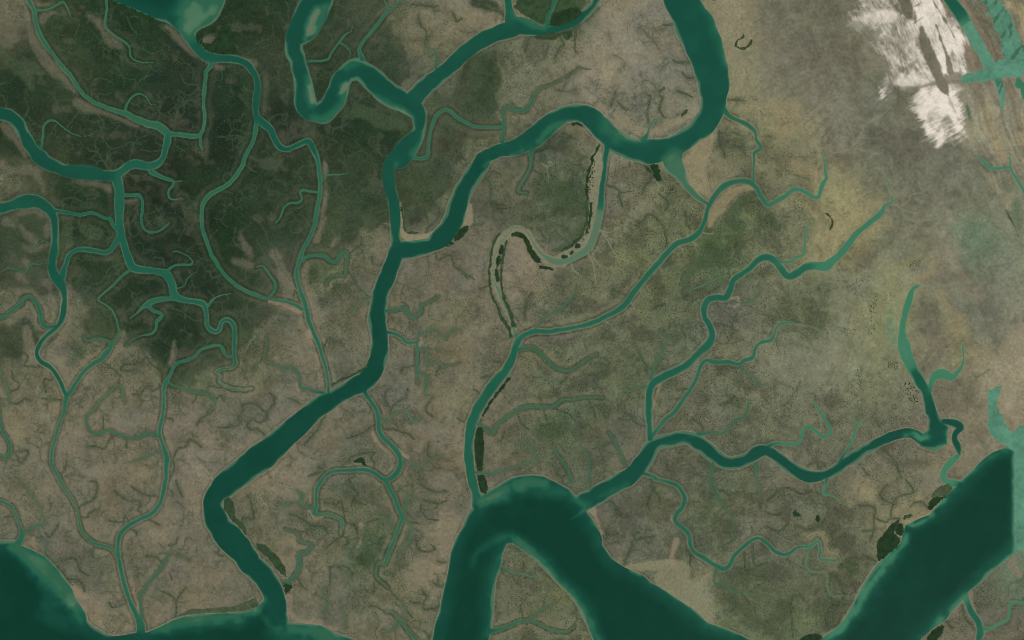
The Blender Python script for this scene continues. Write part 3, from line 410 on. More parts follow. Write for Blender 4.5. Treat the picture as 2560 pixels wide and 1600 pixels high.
st((128,118,88), 8, .9, 1, S(3,0, 2300,40,120, 2419,150,120, 2450,300,110, 2500,500,60))
st((126,116,88), 12, .85, 1, S(3,0, 2050,900,60, 2080,1100,90, 2140,1300,110, 2200,1500,110), S(3,0, 2350,1000,80, 2400,1300,100))
st((108,98,80), 3, .95, 1, S(3,0, 1640,40,50, 1720,180,90, 1800,330,100, 1900,530,110, 1960,640,100, 2030,690,30))
st((108,98,80), 3, .95, 1, S(3,0, 1850,-10,60, 1930,150,100, 2010,300,100, 2100,480,100, 2170,560,70))
st((104,98,80), 6, .9, 1, S(3,0, 1900,780,70, 1980,880,120, 2030,1000,60), S(3,0, 2080,780,70, 2130,900,90, 2190,1010,30), S(3,0, 2270,760,80, 2320,950,90, 2380,1200,60))
st((56,80,58), 4, .9, 0, S(3,0, 1880,1010,30, 1895,1070,50, 1910,1140,12))
st(OCH, 10, .8, 0, S(3,3, 850,40,60, 960,120,120, 900,150,60), S(3,3, 1200,290,60, 1290,240,70, 1400,180,50, 1450,110,30), S(3,3, 330,540,40, 450,510,60, 550,560,50, 570,680,40, 640,690,60))
st((128,118,90), 3, .9, 1, S(3,3, 1300,400,30, 1400,370,30, 1520,320,30))
st(PALE, 3, .8, 1, S(3,3, 1270,560,20, 1200,680,26, 1060,770,30, 960,900,34, 860,1060,34, 800,1180,20, 700,1340,20, 540,1480,20))
st(PALE, 3, .8, 1, S(3,3, 1910,1050,30, 1925,1150,30, 1970,1270,20), S(3,3, 1820,1150,40, 1750,1250,20, 1600,1370,16), S(3,3, 2330,720,50, 2300,800,80, 2370,900,60))
st((128,112,88), 5, .8, 1, S(0,3, 690,1000,30, 740,1080,70, 800,1110,50), S(0,3, 320,540,16, 310,600,50, 330,640,40), S(0,3, 1240,960,20, 1290,1130,26, 1310,1250,16))
st((122,110,88), 5, .7, 1, S(1,3, 310,1100,60, 320,1250,70, 420,1330,50, 600,1350,40, 760,1420,30), S(1,3, 600,640,30, 640,560,30), S(1,3, 990,420,26, 990,560,30, 930,660,20))
st((110,102,82), 20, .6, 0, S(1,3, 1750,60,140, 1720,300,120, 1640,450,120), S(1,3, 1750,850,120, 1500,900,180, 1400,880,100))
st((124,108,88), 2.5, .9, 1, S(0,3, 1240,520,30, 1265,515,30), S(1,2, 380,570,18, 395,660,18), S(1,2, 500,300,14, 570,330,30, 590,400,24), S(1,2, 500,110,30, 520,200,30, 560,250,16), S(2,2, 1400,590,26, 1385,660,22, 1350,760,10, 1340,840,6), S(2,1, 2060,1310,30, 2130,1300,26, 2150,1350,20, 2100,1385,20, 2040,1370,16), S(2,3, 1510,330,20, 1500,370,24, 1520,400,10), S(1,1, 130,1340,20, 260,1370,30, 360,1410,34, 420,1440,20), S(1,2, 1560,170,24, 1550,240,24), S(1,2, 1350,1230,24, 1430,1300,30), S(1,2, 1170,1190,20, 1230,1230,24), S(1,2, 1100,1060,14, 1130,1140,20), S(1,3, 500,290,16, 560,365,16, 640,345,14))
st((88,84,74), 8, .7, 0, S(2,2, 100,200,60, 300,190,90, 600,160,80), S(2,2, 20,450,60, 60,620,110), S(2,1, 900,200,60, 900,520,90), S(2,1, 300,1080,150), S(2,3, 850,240,60, 880,480,60, 960,680,60), S(2,2, 1400,250,120), S(1,2, 450,560,120), S(1,2, 50,1080,80))
st((92,116,88), 5, .7, 1, S(3,1, 1190,1310,20, 1160,1400,30, 1150,1512,40), S(3,2, 1160,30,70, 1150,130,80, 1220,200,80))
st((112,112,84), 5, .6, 0, S(3,2, 620,310,20, 780,280,16, 930,245,24, 1080,190,50), S(3,2, 820,130,16, 940,165,24, 1120,150,20))
# dark and green belts
for w, q in ((1, S(1,0, 720,0,20, 700,150,60, 640,230,30)), (1, S(1,0, 520,720,20, 570,860,50, 560,930,20)), (.8, S(1,0, 90,740,40, 85,900,50, 70,1080,40)), (1, S(0,0, 1010,0,10, 1200,90,60, 1400,190,70, 1480,215,30)),
             (1, S(0,0, 240,1170,30, 300,1300,34, 370,1385,24)), (1, S(0,0, 750,830,30, 850,920,40)), (.8, S(0,0, 0,440,60, 80,560,90, 240,700,120, 300,830,60)), (1, S(0,0, 0,1000,50, 100,1020,50)), (1, S(0,0, 950,960,30, 1150,1030,30)), (1, S(0,0, 1230,1080,20, 1500,1150,30)), (1, S(0,0, 1660,1230,30, 1860,1255,30)),
             (1, S(0,0, 2200,650,80, 2300,700,100, 2330,900,90, 2340,1150,90, 2300,1350,90)), (.9, S(0,1, 570,560,20, 640,600,110, 620,780,120, 570,960,40)), (.9, S(0,1, 800,650,120, 930,700,120)), (1, S(0,1, 560,180,60, 660,240,90, 800,330,120, 900,400,100)),
             (1, S(1,0, 2060,30,90, 2250,60,90, 2330,140,40)), (.9, S(1,0, 2100,640,60, 2040,720,120, 2080,800,120)), (.8, S(1,0, 1700,900,80, 1640,980,60)), (.9, S(1,0, 830,960,70, 860,1080,90, 1000,1050,120, 1200,1150,160, 1400,1180,90)),
             (1, S(0,2, 540,140,20, 440,240,26, 380,310,20)), (.9, S(0,2, 700,250,90, 800,250,110, 650,420,60)), (1, S(0,2, 1700,200,60, 1850,250,110, 2000,180,120, 2150,250,60)), (.9, S(0,1, 540,1250,40, 550,1400,44, 540,1500,30)),
             (.9, S(1,3, 900,400,20, 950,450,26, 960,560,30, 910,660,60, 900,720,60)), (.8, S(1,3, 1040,500,100, 1060,680,90, 1070,830,90)), (.9, S(2,1, 2180,380,100, 2050,560,110, 2150,620,110)), (.7, S(2,1, 1640,1150,110, 1700,1000,110, 1950,950,110)),
             (.8, S(2,2, 250,1050,130, 400,1050,120, 520,1000,90)), (.8, S(2,1, 650,640,90, 560,780,60, 400,860,40)), (.5, S(2,1, 350,250,250, 500,350,220)), (.7, S(2,0, 700,180,60, 800,80,50)), (.8, S(3,3, 770,780,100, 800,850,110)), (.9, S(3,1, 20,560,100, 80,640,80))):
    st(DKV if w == 1 else GRN, 5, .8 if w == 1 else .7, -1, q)

# silt fans and bars seen through the water: (lightening, softness, course)
SH = []
def sh(amt, soft, *q):
    for r in q: SH.append((amt, soft, list(r)))
sh(.72, 14, S(0,0, 1830,60,160, 1850,150,260, 1790,230,160, 2000,120,160))
sh(.6, 20, S(0,0, 2000,0,200, 1850,120,340, 1780,250,200))
sh(1.25, 10, S(1,0, 590,100,70, 530,210,90, 500,290,70, 470,360,30)); sh(.8, 12, S(1,0, 660,60,60, 620,200,70, 560,280,90))
sh(1.25, 5, S(1,0, 505,830,40, 520,900,50, 535,960,40)); sh(.7, 10, S(1,0, 500,760,60, 510,900,90, 520,980,60))
sh(1.2, 5, S(1,0, 860,790,34, 825,850,50, 800,880,30)); sh(.65, 10, S(1,0, 560,1130,60, 660,1130,90, 760,1060,90, 820,960,90, 840,850,90))
sh(.9, 7, S(1,0, 1330,1020,50, 1400,1080,80, 1450,1130,90, 1475,1190,50)); sh(.45, 8, S(1,0, 1100,900,40, 1200,960,60, 1330,1010,60)); sh(.35, 8, S(1,0, 850,630,60, 950,600,60)); sh(.3, 8, S(1,0, 1060,610,40, 1180,690,40))
sh(.8, 8, S(1,0, 1590,1250,20, 1560,1360,34, 1500,1450,60), S(1,1, 1400,20,60)); sh(.7, 6, S(1,1, 1320,40,40, 1310,110,10))
sh(.75, 8, S(2,0, 20,120,60, 80,170,70, 200,215,60, 300,260,30)); sh(.35, 10, S(2,0, 1830,60,60, 1950,350,90, 2010,600,60))
sh(1.05, 10, S(2,0, 930,1090,60, 1000,1150,110, 1080,1230,130, 1180,1300,50)); sh(.55, 14, S(2,0, 900,1100,90, 900,1200,110, 1000,1280,90)); sh(.6, 8, S(2,0, 1500,1250,30, 1580,1200,60, 1700,1140,60)); sh(.7, 7, S(2,0, 250,1330,30, 330,1240,50, 430,1180,50, 560,1140,24))
sh(.5, 6, S(2,0, 0,1470,30, 100,1420,30)); sh(.5, 8, S(2,0, 1440,1500,60, 1550,1440,60))
sh(.8, 5, S(1,1, 1370,740,16, 1500,775,26, 1620,745,20)); sh(.5, 5, S(1,1, 2200,20,40, 2160,60,40))
sh(.75, 12, S(0,3, 120,620,60, 260,700,120, 400,800,160, 520,920,190, 610,1050,180, 680,1150,120)); sh(.5, 14, S(0,3, 650,1170,100, 720,1230,120, 760,1320,60)); sh(.4, 18, S(0,3, 300,760,140, 480,1000,200, 500,1100,200)); sh(.3, 20, S(0,3, 450,1280,160, 700,1330,180))
sh(.75, 9, S(0,3, 1450,1440,40, 1600,1380,70, 1760,1330,80, 1950,1305,80, 2200,1290,70, 2419,1240,60)); sh(.4, 12, S(0,3, 1600,1430,60, 1900,1360,80, 2300,1340,80)); sh(.75, 9, S(1,3, -20,1240,60, 40,1190,40, 60,1120,30))
sh(.7, 10, S(1,3, 330,1400,60, 450,1420,100, 620,1450,110, 750,1490,90, 900,1560,60)); sh(.4, 14, S(1,3, 150,1440,90, 350,1500,120, 600,1540,150)); sh(.5, 8, S(1,3, 90,1320,60, 160,1400,60, 240,1400,30))
sh(.4, 8, S(1,3, 2419,520,60, 2300,550,80, 2180,610,70, 2080,700,40, 2040,800,30)); sh(.3, 10, S(1,3, 2380,600,50, 2290,760,60, 2240,960,50, 2220,1200,50, 2190,1450,60)); sh(.5, 6, S(1,3, 2370,620,20, 2320,720,30))
sh(.85, 9, S(1,3, 2120,200,60, 2230,160,90, 2360,90,100), S(2,3, 60,50,130, 180,20,110, 300,30,60)); sh(.4, 12, S(1,3, 2150,240,50, 2350,170,80), S(2,3, 100,110,90, 300,110,110, 480,130,60)); 
sh(.5, 9, S(2,3, 540,130,40, 620,200,60, 720,250,60, 760,330,60, 800,420,60)); sh(.6, 4, S(2,3, 690,280,30, 640,320,18, 560,370,6)); sh(.4, 9, S(2,3, 830,160,24, 900,130,30, 1100,50,30)); sh(.3, 14, S(2,3, 790,420,60, 830,600,60))
sh(.75, 9, S(2,3, 10,560,40, 120,650,60, 240,760,60, 360,880,60, 480,1000,60, 570,1100,60, 640,1220,60, 700,1330,60, 760,1430,60, 820,1512,60)); sh(.3, 14, S(2,3, 60,560,60, 300,800,60, 560,1060,60, 750,1350,60))
sh(.9, 4, S(2,3, 1120,858,20, 1210,895,26)); sh(.35, 12, S(2,3, 1250,940,40, 1500,1080,60, 1700,1210,60, 1850,1350,80, 2100,1460,70)); sh(.5, 4, S(2,3, 1230,895,24, 1260,850,12, 1330,832,10, 1440,838,8))
sh(.8, 8, S(3,3, 1310,400,40, 1380,430,60, 1490,380,50, 1560,320,30)); sh(.7, 10, S(3,3, 1310,520,50, 1270,620,60, 1170,720,60, 1080,830,80, 980,960,90, 900,1090,90, 840,1200,80, 760,1310,80, 640,1430,90, 540,1520,60)); sh(.3, 16, S(3,3, 1250,700,70, 1050,960,80, 900,1200,90, 700,1420,110)); sh(.55, 6, S(3,3, 1600,250,40, 1660,190,50)); sh(.3, 14, S(3,3, 1640,260,50, 1760,100,50))
sh(.6, 10, S(3,3, 2360,660,50, 2220,800,40, 2060,960,40, 1920,1060,40, 1840,1120,50, 1740,1230,40, 1600,1360,40, 1470,1490,40)); sh(.3, 16, S(3,3, 2300,640,80, 2100,850,80, 1850,1080,80, 1650,1290,60))
sh(.55, 10, S(3,2, 1830,1500,40, 1950,1420,50, 2060,1330,50, 2160,1270,50, 2260,1230,40))
sh(.7, 8, S(3,2, 1400,1100,40, 1440,1130,50, 1500,1110,50)); sh(.3, 8, S(3,2, 1680,1060,30, 1690,1150,40, 1590,1220,30)); sh(.7, 8, S(3,2, 1300,1090,20, 1390,1070,40, 1450,1120,40)); sh(.5, 9, S(3,2, 1270,230,60, 1330,360,20))
sh(.35, 8, S(2,2, 1400,1215,20, 1560,1160,24, 1680,1170,20)); sh(.4, 6, S(2,2, 1680,1090,20, 1790,1100,20)); sh(.3, 8, S(2,2, 1300,1350,20, 1260,1440,20))
# surveyed gullies: narrow drains lined with mangrove (sheet, course; width)
GU = []
def gu(c, r, w, *lines):
    for l in lines:
        v = [float(t) for t in l.replace(',', ' ').split()]
        GU.append([(c * 640 + v[i] / 3.78, r * 400 + v[i + 1] / 3.78, w / 3.78) for i in range(0, len(v), 2)])
gu(0,0,8, "730,860 730,930 600,950 490,1000", "735,940 740,1050 700,1120 630,1200", "970,1020 930,1080 990,1170 940,1260 890,1370 930,1420 860,1500", "950,1260 1030,1390 1130,1390 1250,1340 1260,1390 1230,1500", "560,650 510,710 330,680", "870,930 870,780 940,740 1060,770", "930,970 935,890 1000,900 1060,880", "1020,320 940,400 930,440", "1530,1420 1430,1430 1330,1410", "1660,1300 1660,1380 1760,1440", "740,780 770,730 850,750 860,670", "1920,870 1860,850 1780,900 1680,850", "1880,850 1860,800 1750,790 1700,700", "1900,1000 1820,940 1750,970 1740,1060 1700,1090", "1480,1160 1510,1090 1490,1040", "1270,830 1280,760 1200,740", "1290,800 1350,740 1440,700", "530,500 570,480 700,500", "660,150 700,180 750,190 740,260 710,340 715,420", "1150,380 1150,460 1210,580 1290,600 1400,590", "1220,440 1330,460 1430,500 1530,480", "1200,150 1240,260 1290,320", "1240,160 1320,160 1350,230", "1500,240 1600,330 1700,400", "980,130 880,140 820,220", "230,1110 270,1020 240,950", "1950,1270 1960,1350 1920,1400 1900,1500", "2060,1300 2200,1280 2290,1300 2300,1380 2270,1450", "2300,530 2360,490 2419,460")
gu(0,1,9, "390,80 380,150 350,210 400,240 480,210 500,250 470,320 490,390 520,420", "590,460 600,380 680,355 790,400", "530,400 580,390 590,440", "120,510 170,560 140,640 160,700", "130,0 160,80 50,120 0,190", "750,520 740,630 650,660 640,710 720,740", "960,580 900,690 800,780 700,840", "1190,970 1040,1020 960,1150 840,1200 800,1270", "0,1280 50,1200 30,1160", "1750,1500 1760,1390 1800,1360", "440,770 400,760 340,720 300,680", "60,1020 130,1030 50,900", "1550,1000 1540,930 1450,920", "1330,1400 1250,1290 1280,1250", "1160,1160 1110,1070", "2419,120 2330,60 2290,0", "1250,580 1300,500 1270,460", "930,1320 850,1340 740,1330", "1060,1190 1130,1220 1150,1200", "1060,1410 940,1420 900,1500", "1100,1060 1020,1110", "1970,1360 2020,1290 1960,1230", "2230,640 2210,760 2290,850")
gu(0,2,6, "400,440 330,440 230,430 240,410 265,350 230,320 160,300", "1340,270 1380,350 1450,430 1530,500 1520,580", "1380,350 1330,400 1180,420 1150,480 1220,480 1290,470", "1650,190 1660,270 1690,380", "1060,1090 1020,1170 980,1220 900,1190 820,1200", "1510,600 1490,650 1440,670 1420,620 1370,640 1330,700 1250,700", "1600,1500 1640,1420 1640,1300 1680,1220 1760,1200 1790,1130 1870,1160 1900,1200", "2419,790 2290,800 2300,860 2250,920 2270,970 2200,1010 2050,1010", "130,1250 270,1240 230,1310 200,1350 150,1270", "600,760 500,755 400,740", "90,680 170,650 180,600 130,560 110,480", "100,790 180,780 240,740 300,770", "520,530 480,570 420,560 420,620 430,680", "1120,610 1130,520 1050,450 980,400", "960,400 960,480", "1850,690 1850,740 1820,780", "1700,660 1690,700", "1540,940 1620,930 1630,970", "1200,1110 1200,1210", "480,1160 420,1170", "570,1490 600,1430 640,1330", "1940,690 1990,620 2080,640 2200,650", "2419,940 2350,960 2350,1020 2400,1040", "2050,740 2080,710 2120,770", "1970,880 1900,930 1860,990", "1110,1070 1050,1130", "2320,110 2340,170 2419,160", "1950,120 1900,130 1960,180 1960,220 1850,260", "970,1060 980,960 975,920", "340,100 230,60 180,50")
gu(0,3,6, "740,270 800,220 870,200 910,130 920,30 850,10", "770,360 830,350 850,310 940,270", "1090,110 1200,190 1320,200 1330,240 1300,290 1360,330", "1490,150 1380,140 1320,110 1240,60", "1240,410 1180,350 1160,400 1030,385", "1660,1290 1670,1150 1720,1060 1760,1010", "1670,1140 1600,1080 1550,1060", "1030,1150 1060,1200 1130,1190 1200,1160", "890,630 870,720", "600,860 640,930 760,960 800,1050", "580,760 700,740 760,850 830,900", "1660,0 1690,90 1720,150", "2350,150 2400,350 2290,360 2300,420", "1250,470 1290,490 1290,520", "430,500 470,540 540,440 560,400", "1530,790 1480,730 1380,720", "1560,690 1500,700", "1630,940 1600,880", "2100,720 2040,690 2080,650", "1680,550 1660,600 1600,620", "130,340 50,350", "1420,380 1500,420", "550,830 500,820 560,860")
gu(1,2,6, "1275,920 1270,830 1230,780 1220,700 1250,650", "1280,830 1340,770 1420,720 1430,650", "1180,990 1230,1030 1330,1040 1440,1080 1490,1130", "1080,880 1090,820", "1140,1000 1080,1010 990,1080 860,1120", "1630,1160 1620,1260 1660,1320", "1530,1410 1540,1480 1530,1510", "100,880 170,780 180,720 130,690", "0,790 60,850 100,880 100,940 40,970 0,960", "1115,1440 1120,1350 1090,1300 1110,1250 900,1290 890,1320", "1740,440 1700,520", "1670,920 1600,850 1620,800 1680,710", "660,890 600,1000 540,1090 450,1180", "0,1030 60,1060 140,1150", "930,1430 930,1470 880,1500", "1510,430 1400,450 1370,500", "640,260 690,170 750,210 800,200", "1330,1400 1310,1340", "1610,120 1600,160", "420,800 380,770 310,740", "1210,1100 1280,1130", "1960,960 1900,930", "2130,700 2060,650", "2240,520 2130,540", "2320,410 2250,380", "1780,440 1860,420 1920,400", "660,1440 600,1390 580,1400", "600,1440 500,1470")
gu(1,3,6, "400,490 480,480 520,430 400,350 320,320", "700,820 860,820 920,900", "700,820 700,980 650,1020", "820,520 730,580 670,630", "575,185 640,180 650,215 700,210 760,235 800,195 820,280 850,400", "860,410 930,430 960,500", "880,0 920,80 960,120 920,200 1040,230", "1740,1205 1640,1220 1590,1220 1580,1170 1610,1100 1560,1040", "1460,1150 1570,1170", "1540,0 1580,60 1700,110 1800,100", "1580,190 1700,220 1800,200", "1560,230 1570,320 1650,370 1720,380", "1460,520 1430,560 1470,590 1440,620", "1500,530 1530,640 1600,680 1690,650 1650,610", "1680,970 1760,1010 1780,980", "1060,1190 1140,1200 1220,1240", "1420,1230 1480,1300", "1350,1130 1300,1080 1260,1030", "1140,760 1050,760", "1120,970 1110,1080", "1180,470 1140,590 1060,600", "1530,410 1460,400", "800,520 870,560 850,620", "380,920 430,990 480,1030", "1290,110 1330,130 1360,60", "1590,1420 1640,1500", "1180,370 1100,380 1050,410", "530,440 640,440 680,510", "1720,770 1790,780", "1810,900 1760,880")
gu(2,2,6, "60,890 80,960 150,1030", "390,825 470,870 540,890 600,960", "710,750 770,850 790,930", "290,830 330,930", "540,480 510,560 460,600", "800,350 880,360 920,410", "1110,890 1160,970 1260,1000", "1280,500 1230,360 1150,410", "1450,1320 1490,1430", "870,1180 960,1150", "1900,40 1980,40 2040,60 2100,80", "1550,660 1680,645", "1540,745 1620,740", "2060,1040 2080,1090 2180,1100 2280,1120", "1800,1050 1790,1000 1700,930", "1490,30 1480,90", "280,760 260,730", "460,700 420,680", "1230,360 1190,290", "1960,800 2060,770 2100,720", "2260,300 2290,240", "1920,390 1930,450 1990,520", "1130,930 1060,870", "2320,600 2260,640")
gu(2,3,6, "1310,30 1330,90 1290,200 1300,290", "1340,85 1390,160 1395,230", "910,180 980,250 1030,340 1130,350", "900,460 895,550", "900,515 1000,510", "1060,805 1130,640 1150,575 1340,530", "1155,580 1155,510 1200,500", "2280,600 2290,800 2400,790", "2190,690 2210,870", "1680,660 1680,810", "1720,640 1840,600", "120,870 110,780", "1960,100 2050,140", "2120,1070 2110,1200 2060,1240", "2170,1070 2250,1180", "2350,200 2340,290", "2070,500 2000,490", "2100,570 2000,610", "540,1430 620,1320", "100,1300 80,1200", "2270,500 2260,440")
gu(3,3,6, "1160,360 1170,260 1220,160 1370,110 1300,0", "1200,220 1090,190 1060,120 1120,50", "1240,370 1150,370 1110,400 1010,360", "1000,330 1000,460 960,580", "1000,480 890,480", "860,240 1000,250 1010,330", "500,430 370,470 280,430", "0,190 160,70 320,130 420,90", "320,1090 250,1090 220,1150 230,1480", "600,1100 600,1200 540,1280 560,1370", "670,820 740,770 850,800", "1510,260 1430,200 1340,250", "1830,1190 1870,1310 1960,1420", "1680,1330 1740,1400", "640,900 700,1040 720,1090", "200,700 180,760", "540,370 480,440", "0,310 60,330 130,320", "1020,770 900,710", "0,440 60,480 130,470 190,410")
gu(2,1,7, "1460,830 1460,760 1440,650 1380,570 1300,510 1250,560 1170,620", "890,240 990,270 1040,310 1150,290", "2330,490 2340,720", "170,80 270,140 350,270 390,320", "1640,490 1650,600 1680,650", "1330,130 1300,200 1250,260 1240,320", "1450,480 1470,400 1390,320", "120,1512 130,1380 190,1250", "700,310 620,240", "1000,270 1040,430", "2170,690 2190,740", "1110,60 1110,20", "1340,1400 1450,1360", "950,1220 1080,1280", "300,720 240,640", "2230,330 2300,340", "1870,1250 1950,1200")
gu(2,0,7, "1950,1230 1960,1340 2000,1450 2010,1500", "2080,1250 2200,1290 2250,1270", "2090,1370 2160,1400 2200,1450", "980,870 950,960 930,1010", "990,960 1080,1050", "130,500 140,400 180,340", "400,560 450,450 490,420 440,320", "600,280 590,480 620,500", "300,820 430,760 560,700 630,640 740,660", "1290,1150 1280,1060 1310,900 1280,900", "1430,1110 1390,1020 1420,930 1380,880 1440,830", "1560,860 1700,920", "1740,720 1660,740 1610,680", "1690,580 1570,590 1520,570", "1530,230 1430,240", "2030,940 2200,950", "470,1260 600,1310")
gu(1,1,7, "2150,140 2190,180 2240,100 2310,140", "2190,180 2220,250 2220,400 2280,460 2400,450", "1800,120 1700,160 1680,260 1660,320", "1530,330 1650,310 1670,390 1730,470 1720,550 1630,640 1605,740", "800,700 680,760 620,820 610,870", "1090,920 1110,970 1160,1000 1200,980", "1700,900 1720,940 1830,900 1870,980 1870,1010 1960,1060 2060,1130", "2040,620 2150,600", "1000,730 990,790 940,840 880,890", "1380,1340 1430,1370 1440,1420", "1180,240 1060,260 1030,310", "940,290 890,320", "860,1020 940,1160 1050,1280", "1250,470 1130,500", "0,560 60,640 150,820 210,960 280,1080 380,1230", "0,740 60,850 130,980", "370,1230 350,1290", "700,1110 710,1200", "2200,1190 2120,1220", "1450,60 1450,200", "1960,1060 1990,1120")
gu(1,0,7, "1540,180 1560,250 1610,300 1600,430", "1860,120 1900,200 1940,170", "1480,40 1600,60 1720,60", "1190,660 1220,600 1310,590", "2370,190 2300,110 2180,50 2100,30", "350,860 260,830 220,800", "300,610 170,635", "0,420 100,370 160,330 160,240", "300,240 310,80 280,20", "300,260 240,170", "2020,1120 2080,1020 2030,980 2040,900", "920,1000 980,940 1080,900", "120,1150 180,1090 300,1075", "1260,1470 1190,1470 1140,1410 1070,1360 1070,1310 1130,1290", "810,1230 820,1140 790,1090", "1270,1140 1280,1080 1320,1060", "1380,1120 1370,1240", "1100,520 1180,460 1200,400", "2419,130 2350,60", "720,1280 740,1220 800,1190", "180,1500 210,1420 320,1440")
gu(3,2,6, "60,560 130,600 230,640", "430,680 460,800", "300,590 200,760 120,820", "60,640 70,780", "1010,940 1060,1010", "450,1300 470,1370", "890,1400 960,1470", "1100,1220 1200,1340 1260,1490", "380,1380 440,1350 500,1410", "70,200 100,280", "2090,470 1960,550")
gu(3,1,6, "220,540 130,550 110,660", "610,570 580,660", "390,180 240,140", "210,1350 160,1460")
# ---------------------------------------------------------------- helpers for colour and meshes
def lin(c):
    c = np.asarray(c, np.float32) / 255.0
    return np.where(c <= 0.04045, c / 12.92, ((c + 0.055) / 1.055) ** 2.4)

CAP = 60.0
SD = np.full(X.shape, CAP, np.float32); ID = np.full(X.shape, -1, np.int16)
WSD = np.full(X.shape, 1e3, np.float32)
NAMES = []
def extend(pts):
    pts = list(pts)
    for end in (0, -1):
        x, y, w = pts[end]
        if x < 6 or x > 2554 or y < 6 or y > 1594:
            q = pts[2] if end == 0 and len(pts) > 2 else (pts[-3] if len(pts) > 2 else pts[-1 - end])
            dx, dy = x - q[0], y - q[1]; L = math.hypot(dx, dy) + 1e-6
            ext = [(x + dx / L * s + 14 * math.sin(s / 60), y + dy / L * s, w) for s in (60, 160, 300, 500, 800)]
            pts = ext[::-1] + pts if end == 0 else pts + ext
    return pts
COURSES = []
cid = 0
DEEP = []; KW = []
for name, deep, label, pts in CH:
    P = resample(extend(pts), 4.0)
    # small creeks wander a little between the surveyed points
    wob = np.clip(P[:, 2] / 6, .25, 1.0)
    P[:, 0] += vnoise(P[:, 0], P[:, 1], 16, 301) * wob; P[:, 1] += vnoise(P[:, 0], P[:, 1], 16, 302) * wob
    cr = np.clip((16 / 3.78 - P[:, 2]) / 2, 0, 1) * 1.5
    P[:, 0] += vnoise(P[:, 0] * 1.3, P[:, 1] * 1.3, 7, 311) * cr; P[:, 1] += vnoise(P[:, 0] * 1.3, P[:, 1] * 1.3, 7, 312) * cr
    P[:, 2] *= 1 + .10 * vnoise(P[:, 0], P[:, 1], 22, 303)
    P[:, 2] = np.maximum(np.where(P[:, 2] < 3.5, P[:, 2] * .85, P[:, 2] * 1.06), 1.2)
    COURSES.append(P)
    W, s = line_sd(P, 40, CAP)
    m = s < SD[W]
    ID[W][m] = cid; SD[W][m] = s[m]
    DEEP.append(deep); KW.append(P[:, 2].mean()); NAMES.append((name, label)); cid += 1
for name, deep, label, poly in WP:
    s = poly_sd(poly, CAP)
    m = s < SD
    ID[m] = cid; SD[m] = s[m]
    DEEP.append(deep); KW.append(90); NAMES.append((name, label)); cid += 1
for i_, (name, deep, label, poly) in enumerate(WP):
    if name == 'lagoon':
        s = poly_sd(poly, CAP); m = s < 1
        ID[m] = len(CH) + i_
RAWSD = SD.copy()
# ragged banks
big = sstep(6, 30, np.abs(SD))
SD = SD + (vnoise(X, Y, 9, 11) * 0.55 + vnoise(X, Y, 23, 12) * 0.8) * sstep(-14, -1, -np.abs(SD) + 0.01) * np.where(np.array(KW)[ID] > 8, 1.0, 0.3)

lagm = np.isin(ID, [i for i, q in enumerate(NAMES) if q[0] == 'lagoon']) & (np.abs(RAWSD) < 30)
SD = SD + lagm * (fbm(X + Y * .4, Y * .5, 16, 71, 4) * 9 + vnoise(X, Y, 6, 73) * 2)
# ---------------------------------------------------------------- colour of the water: silt by depth
deep = np.array(DEEP, np.float32)[ID]
# blend clearness across junctions
def blur(a, n):
    for _ in range(n):
        a = (np.pad(a, ((1, 1), (0, 0)), 'edge')[2:] + np.pad(a, ((1, 1), (0, 0)), 'edge')[:-2] + 2 * a) / 4
        a = (np.pad(a, ((0, 0), (1, 1)), 'edge')[:, 2:] + np.pad(a, ((0, 0), (1, 1)), 'edge')[:, :-2] + 2 * a) / 4
    return a
wat = (RAWSD < 0).astype(np.float32)
lag_ = np.isin(ID, [i for i, q in enumerate(NAMES) if q[0] == 'lagoon'])
sub = blur(deep * wat, 36) / np.maximum(blur(wat, 36), 1e-3)
deep = np.where(lag_, deep, sub * .9 + deep * .1)
dd = -RAWSD + (vnoise(X, Y, 30, 21) * 3.5 + vnoise(X, Y, 75, 23) * 5) * np.clip((np.array(KW)[ID] - 12) / 20, .2, 1) + vnoise(X, Y, 9, 22) * .8
kwf = np.array(KW, np.float32)[ID]
edge_w = np.clip(kwf * .28, 3, 14)
depth = deep * (0.66 + 0.34 * sstep(0.5, 1, dd / edge_w + .5))
depth = np.where(deep > .85, depth * (0.80 + 0.20 * sstep(5, 48, dd)), depth)
for amt, soft, pts in SH:
    P = resample(pts, 8)
    W, s = line_sd(P, soft * 2.2, CAP)
    s = s + fbm(X[W], Y[W], 26, 33, 3) * soft * .9
    f = sstep(-soft, soft * 1.6, -s + soft * .3)
    depth[W] = depth[W] - .88 * amt * f * (.25 + depth[W]) * .8
# faint tide lines along the flow
depth += (fbm(X + Y * .3, Y - X * .2, 34, 55, 4) * .05 + fbm(X, Y, 120, 59, 3) * .06) * (depth > .3)
depth = np.clip(depth, -.35, 1)
RAMP_D = [-.35, -.1, .06, .2, .36, .5, .66, .84, 1.0]
RAMP_C = lin([(112,104,84), (88,106,82), (70,108,82), (46,90,66), (38,90,68), (29,83,63), (23,71,55), (18,64,49), (14,54,40)])
WC = np.stack([np.interp(depth, RAMP_D, RAMP_C[:, k]) for k in range(3)], -1).astype(np.float32)
lipw = (.5 * sstep(3.0, .3, dd) * np.clip(kwf / 14, .25, 1))[..., None]
WC = WC * (1 - lipw) + lipw * lin((92, 112, 88))
sx = (sstep(2526, 2542, X + vnoise(X, Y, 14, 501) * 2) * sstep(1110, 1150, Y) * sstep(1440, 1370, Y))[..., None]
WC = WC * (1 - sx) + sx * lin((80, 130, 106))
ex = (sstep(1850, 2000, X) * sstep(.56, .20, depth) * (depth > .04) * .75)[..., None]
WC = WC * (1 - ex) + ex * lin((62, 118, 88))
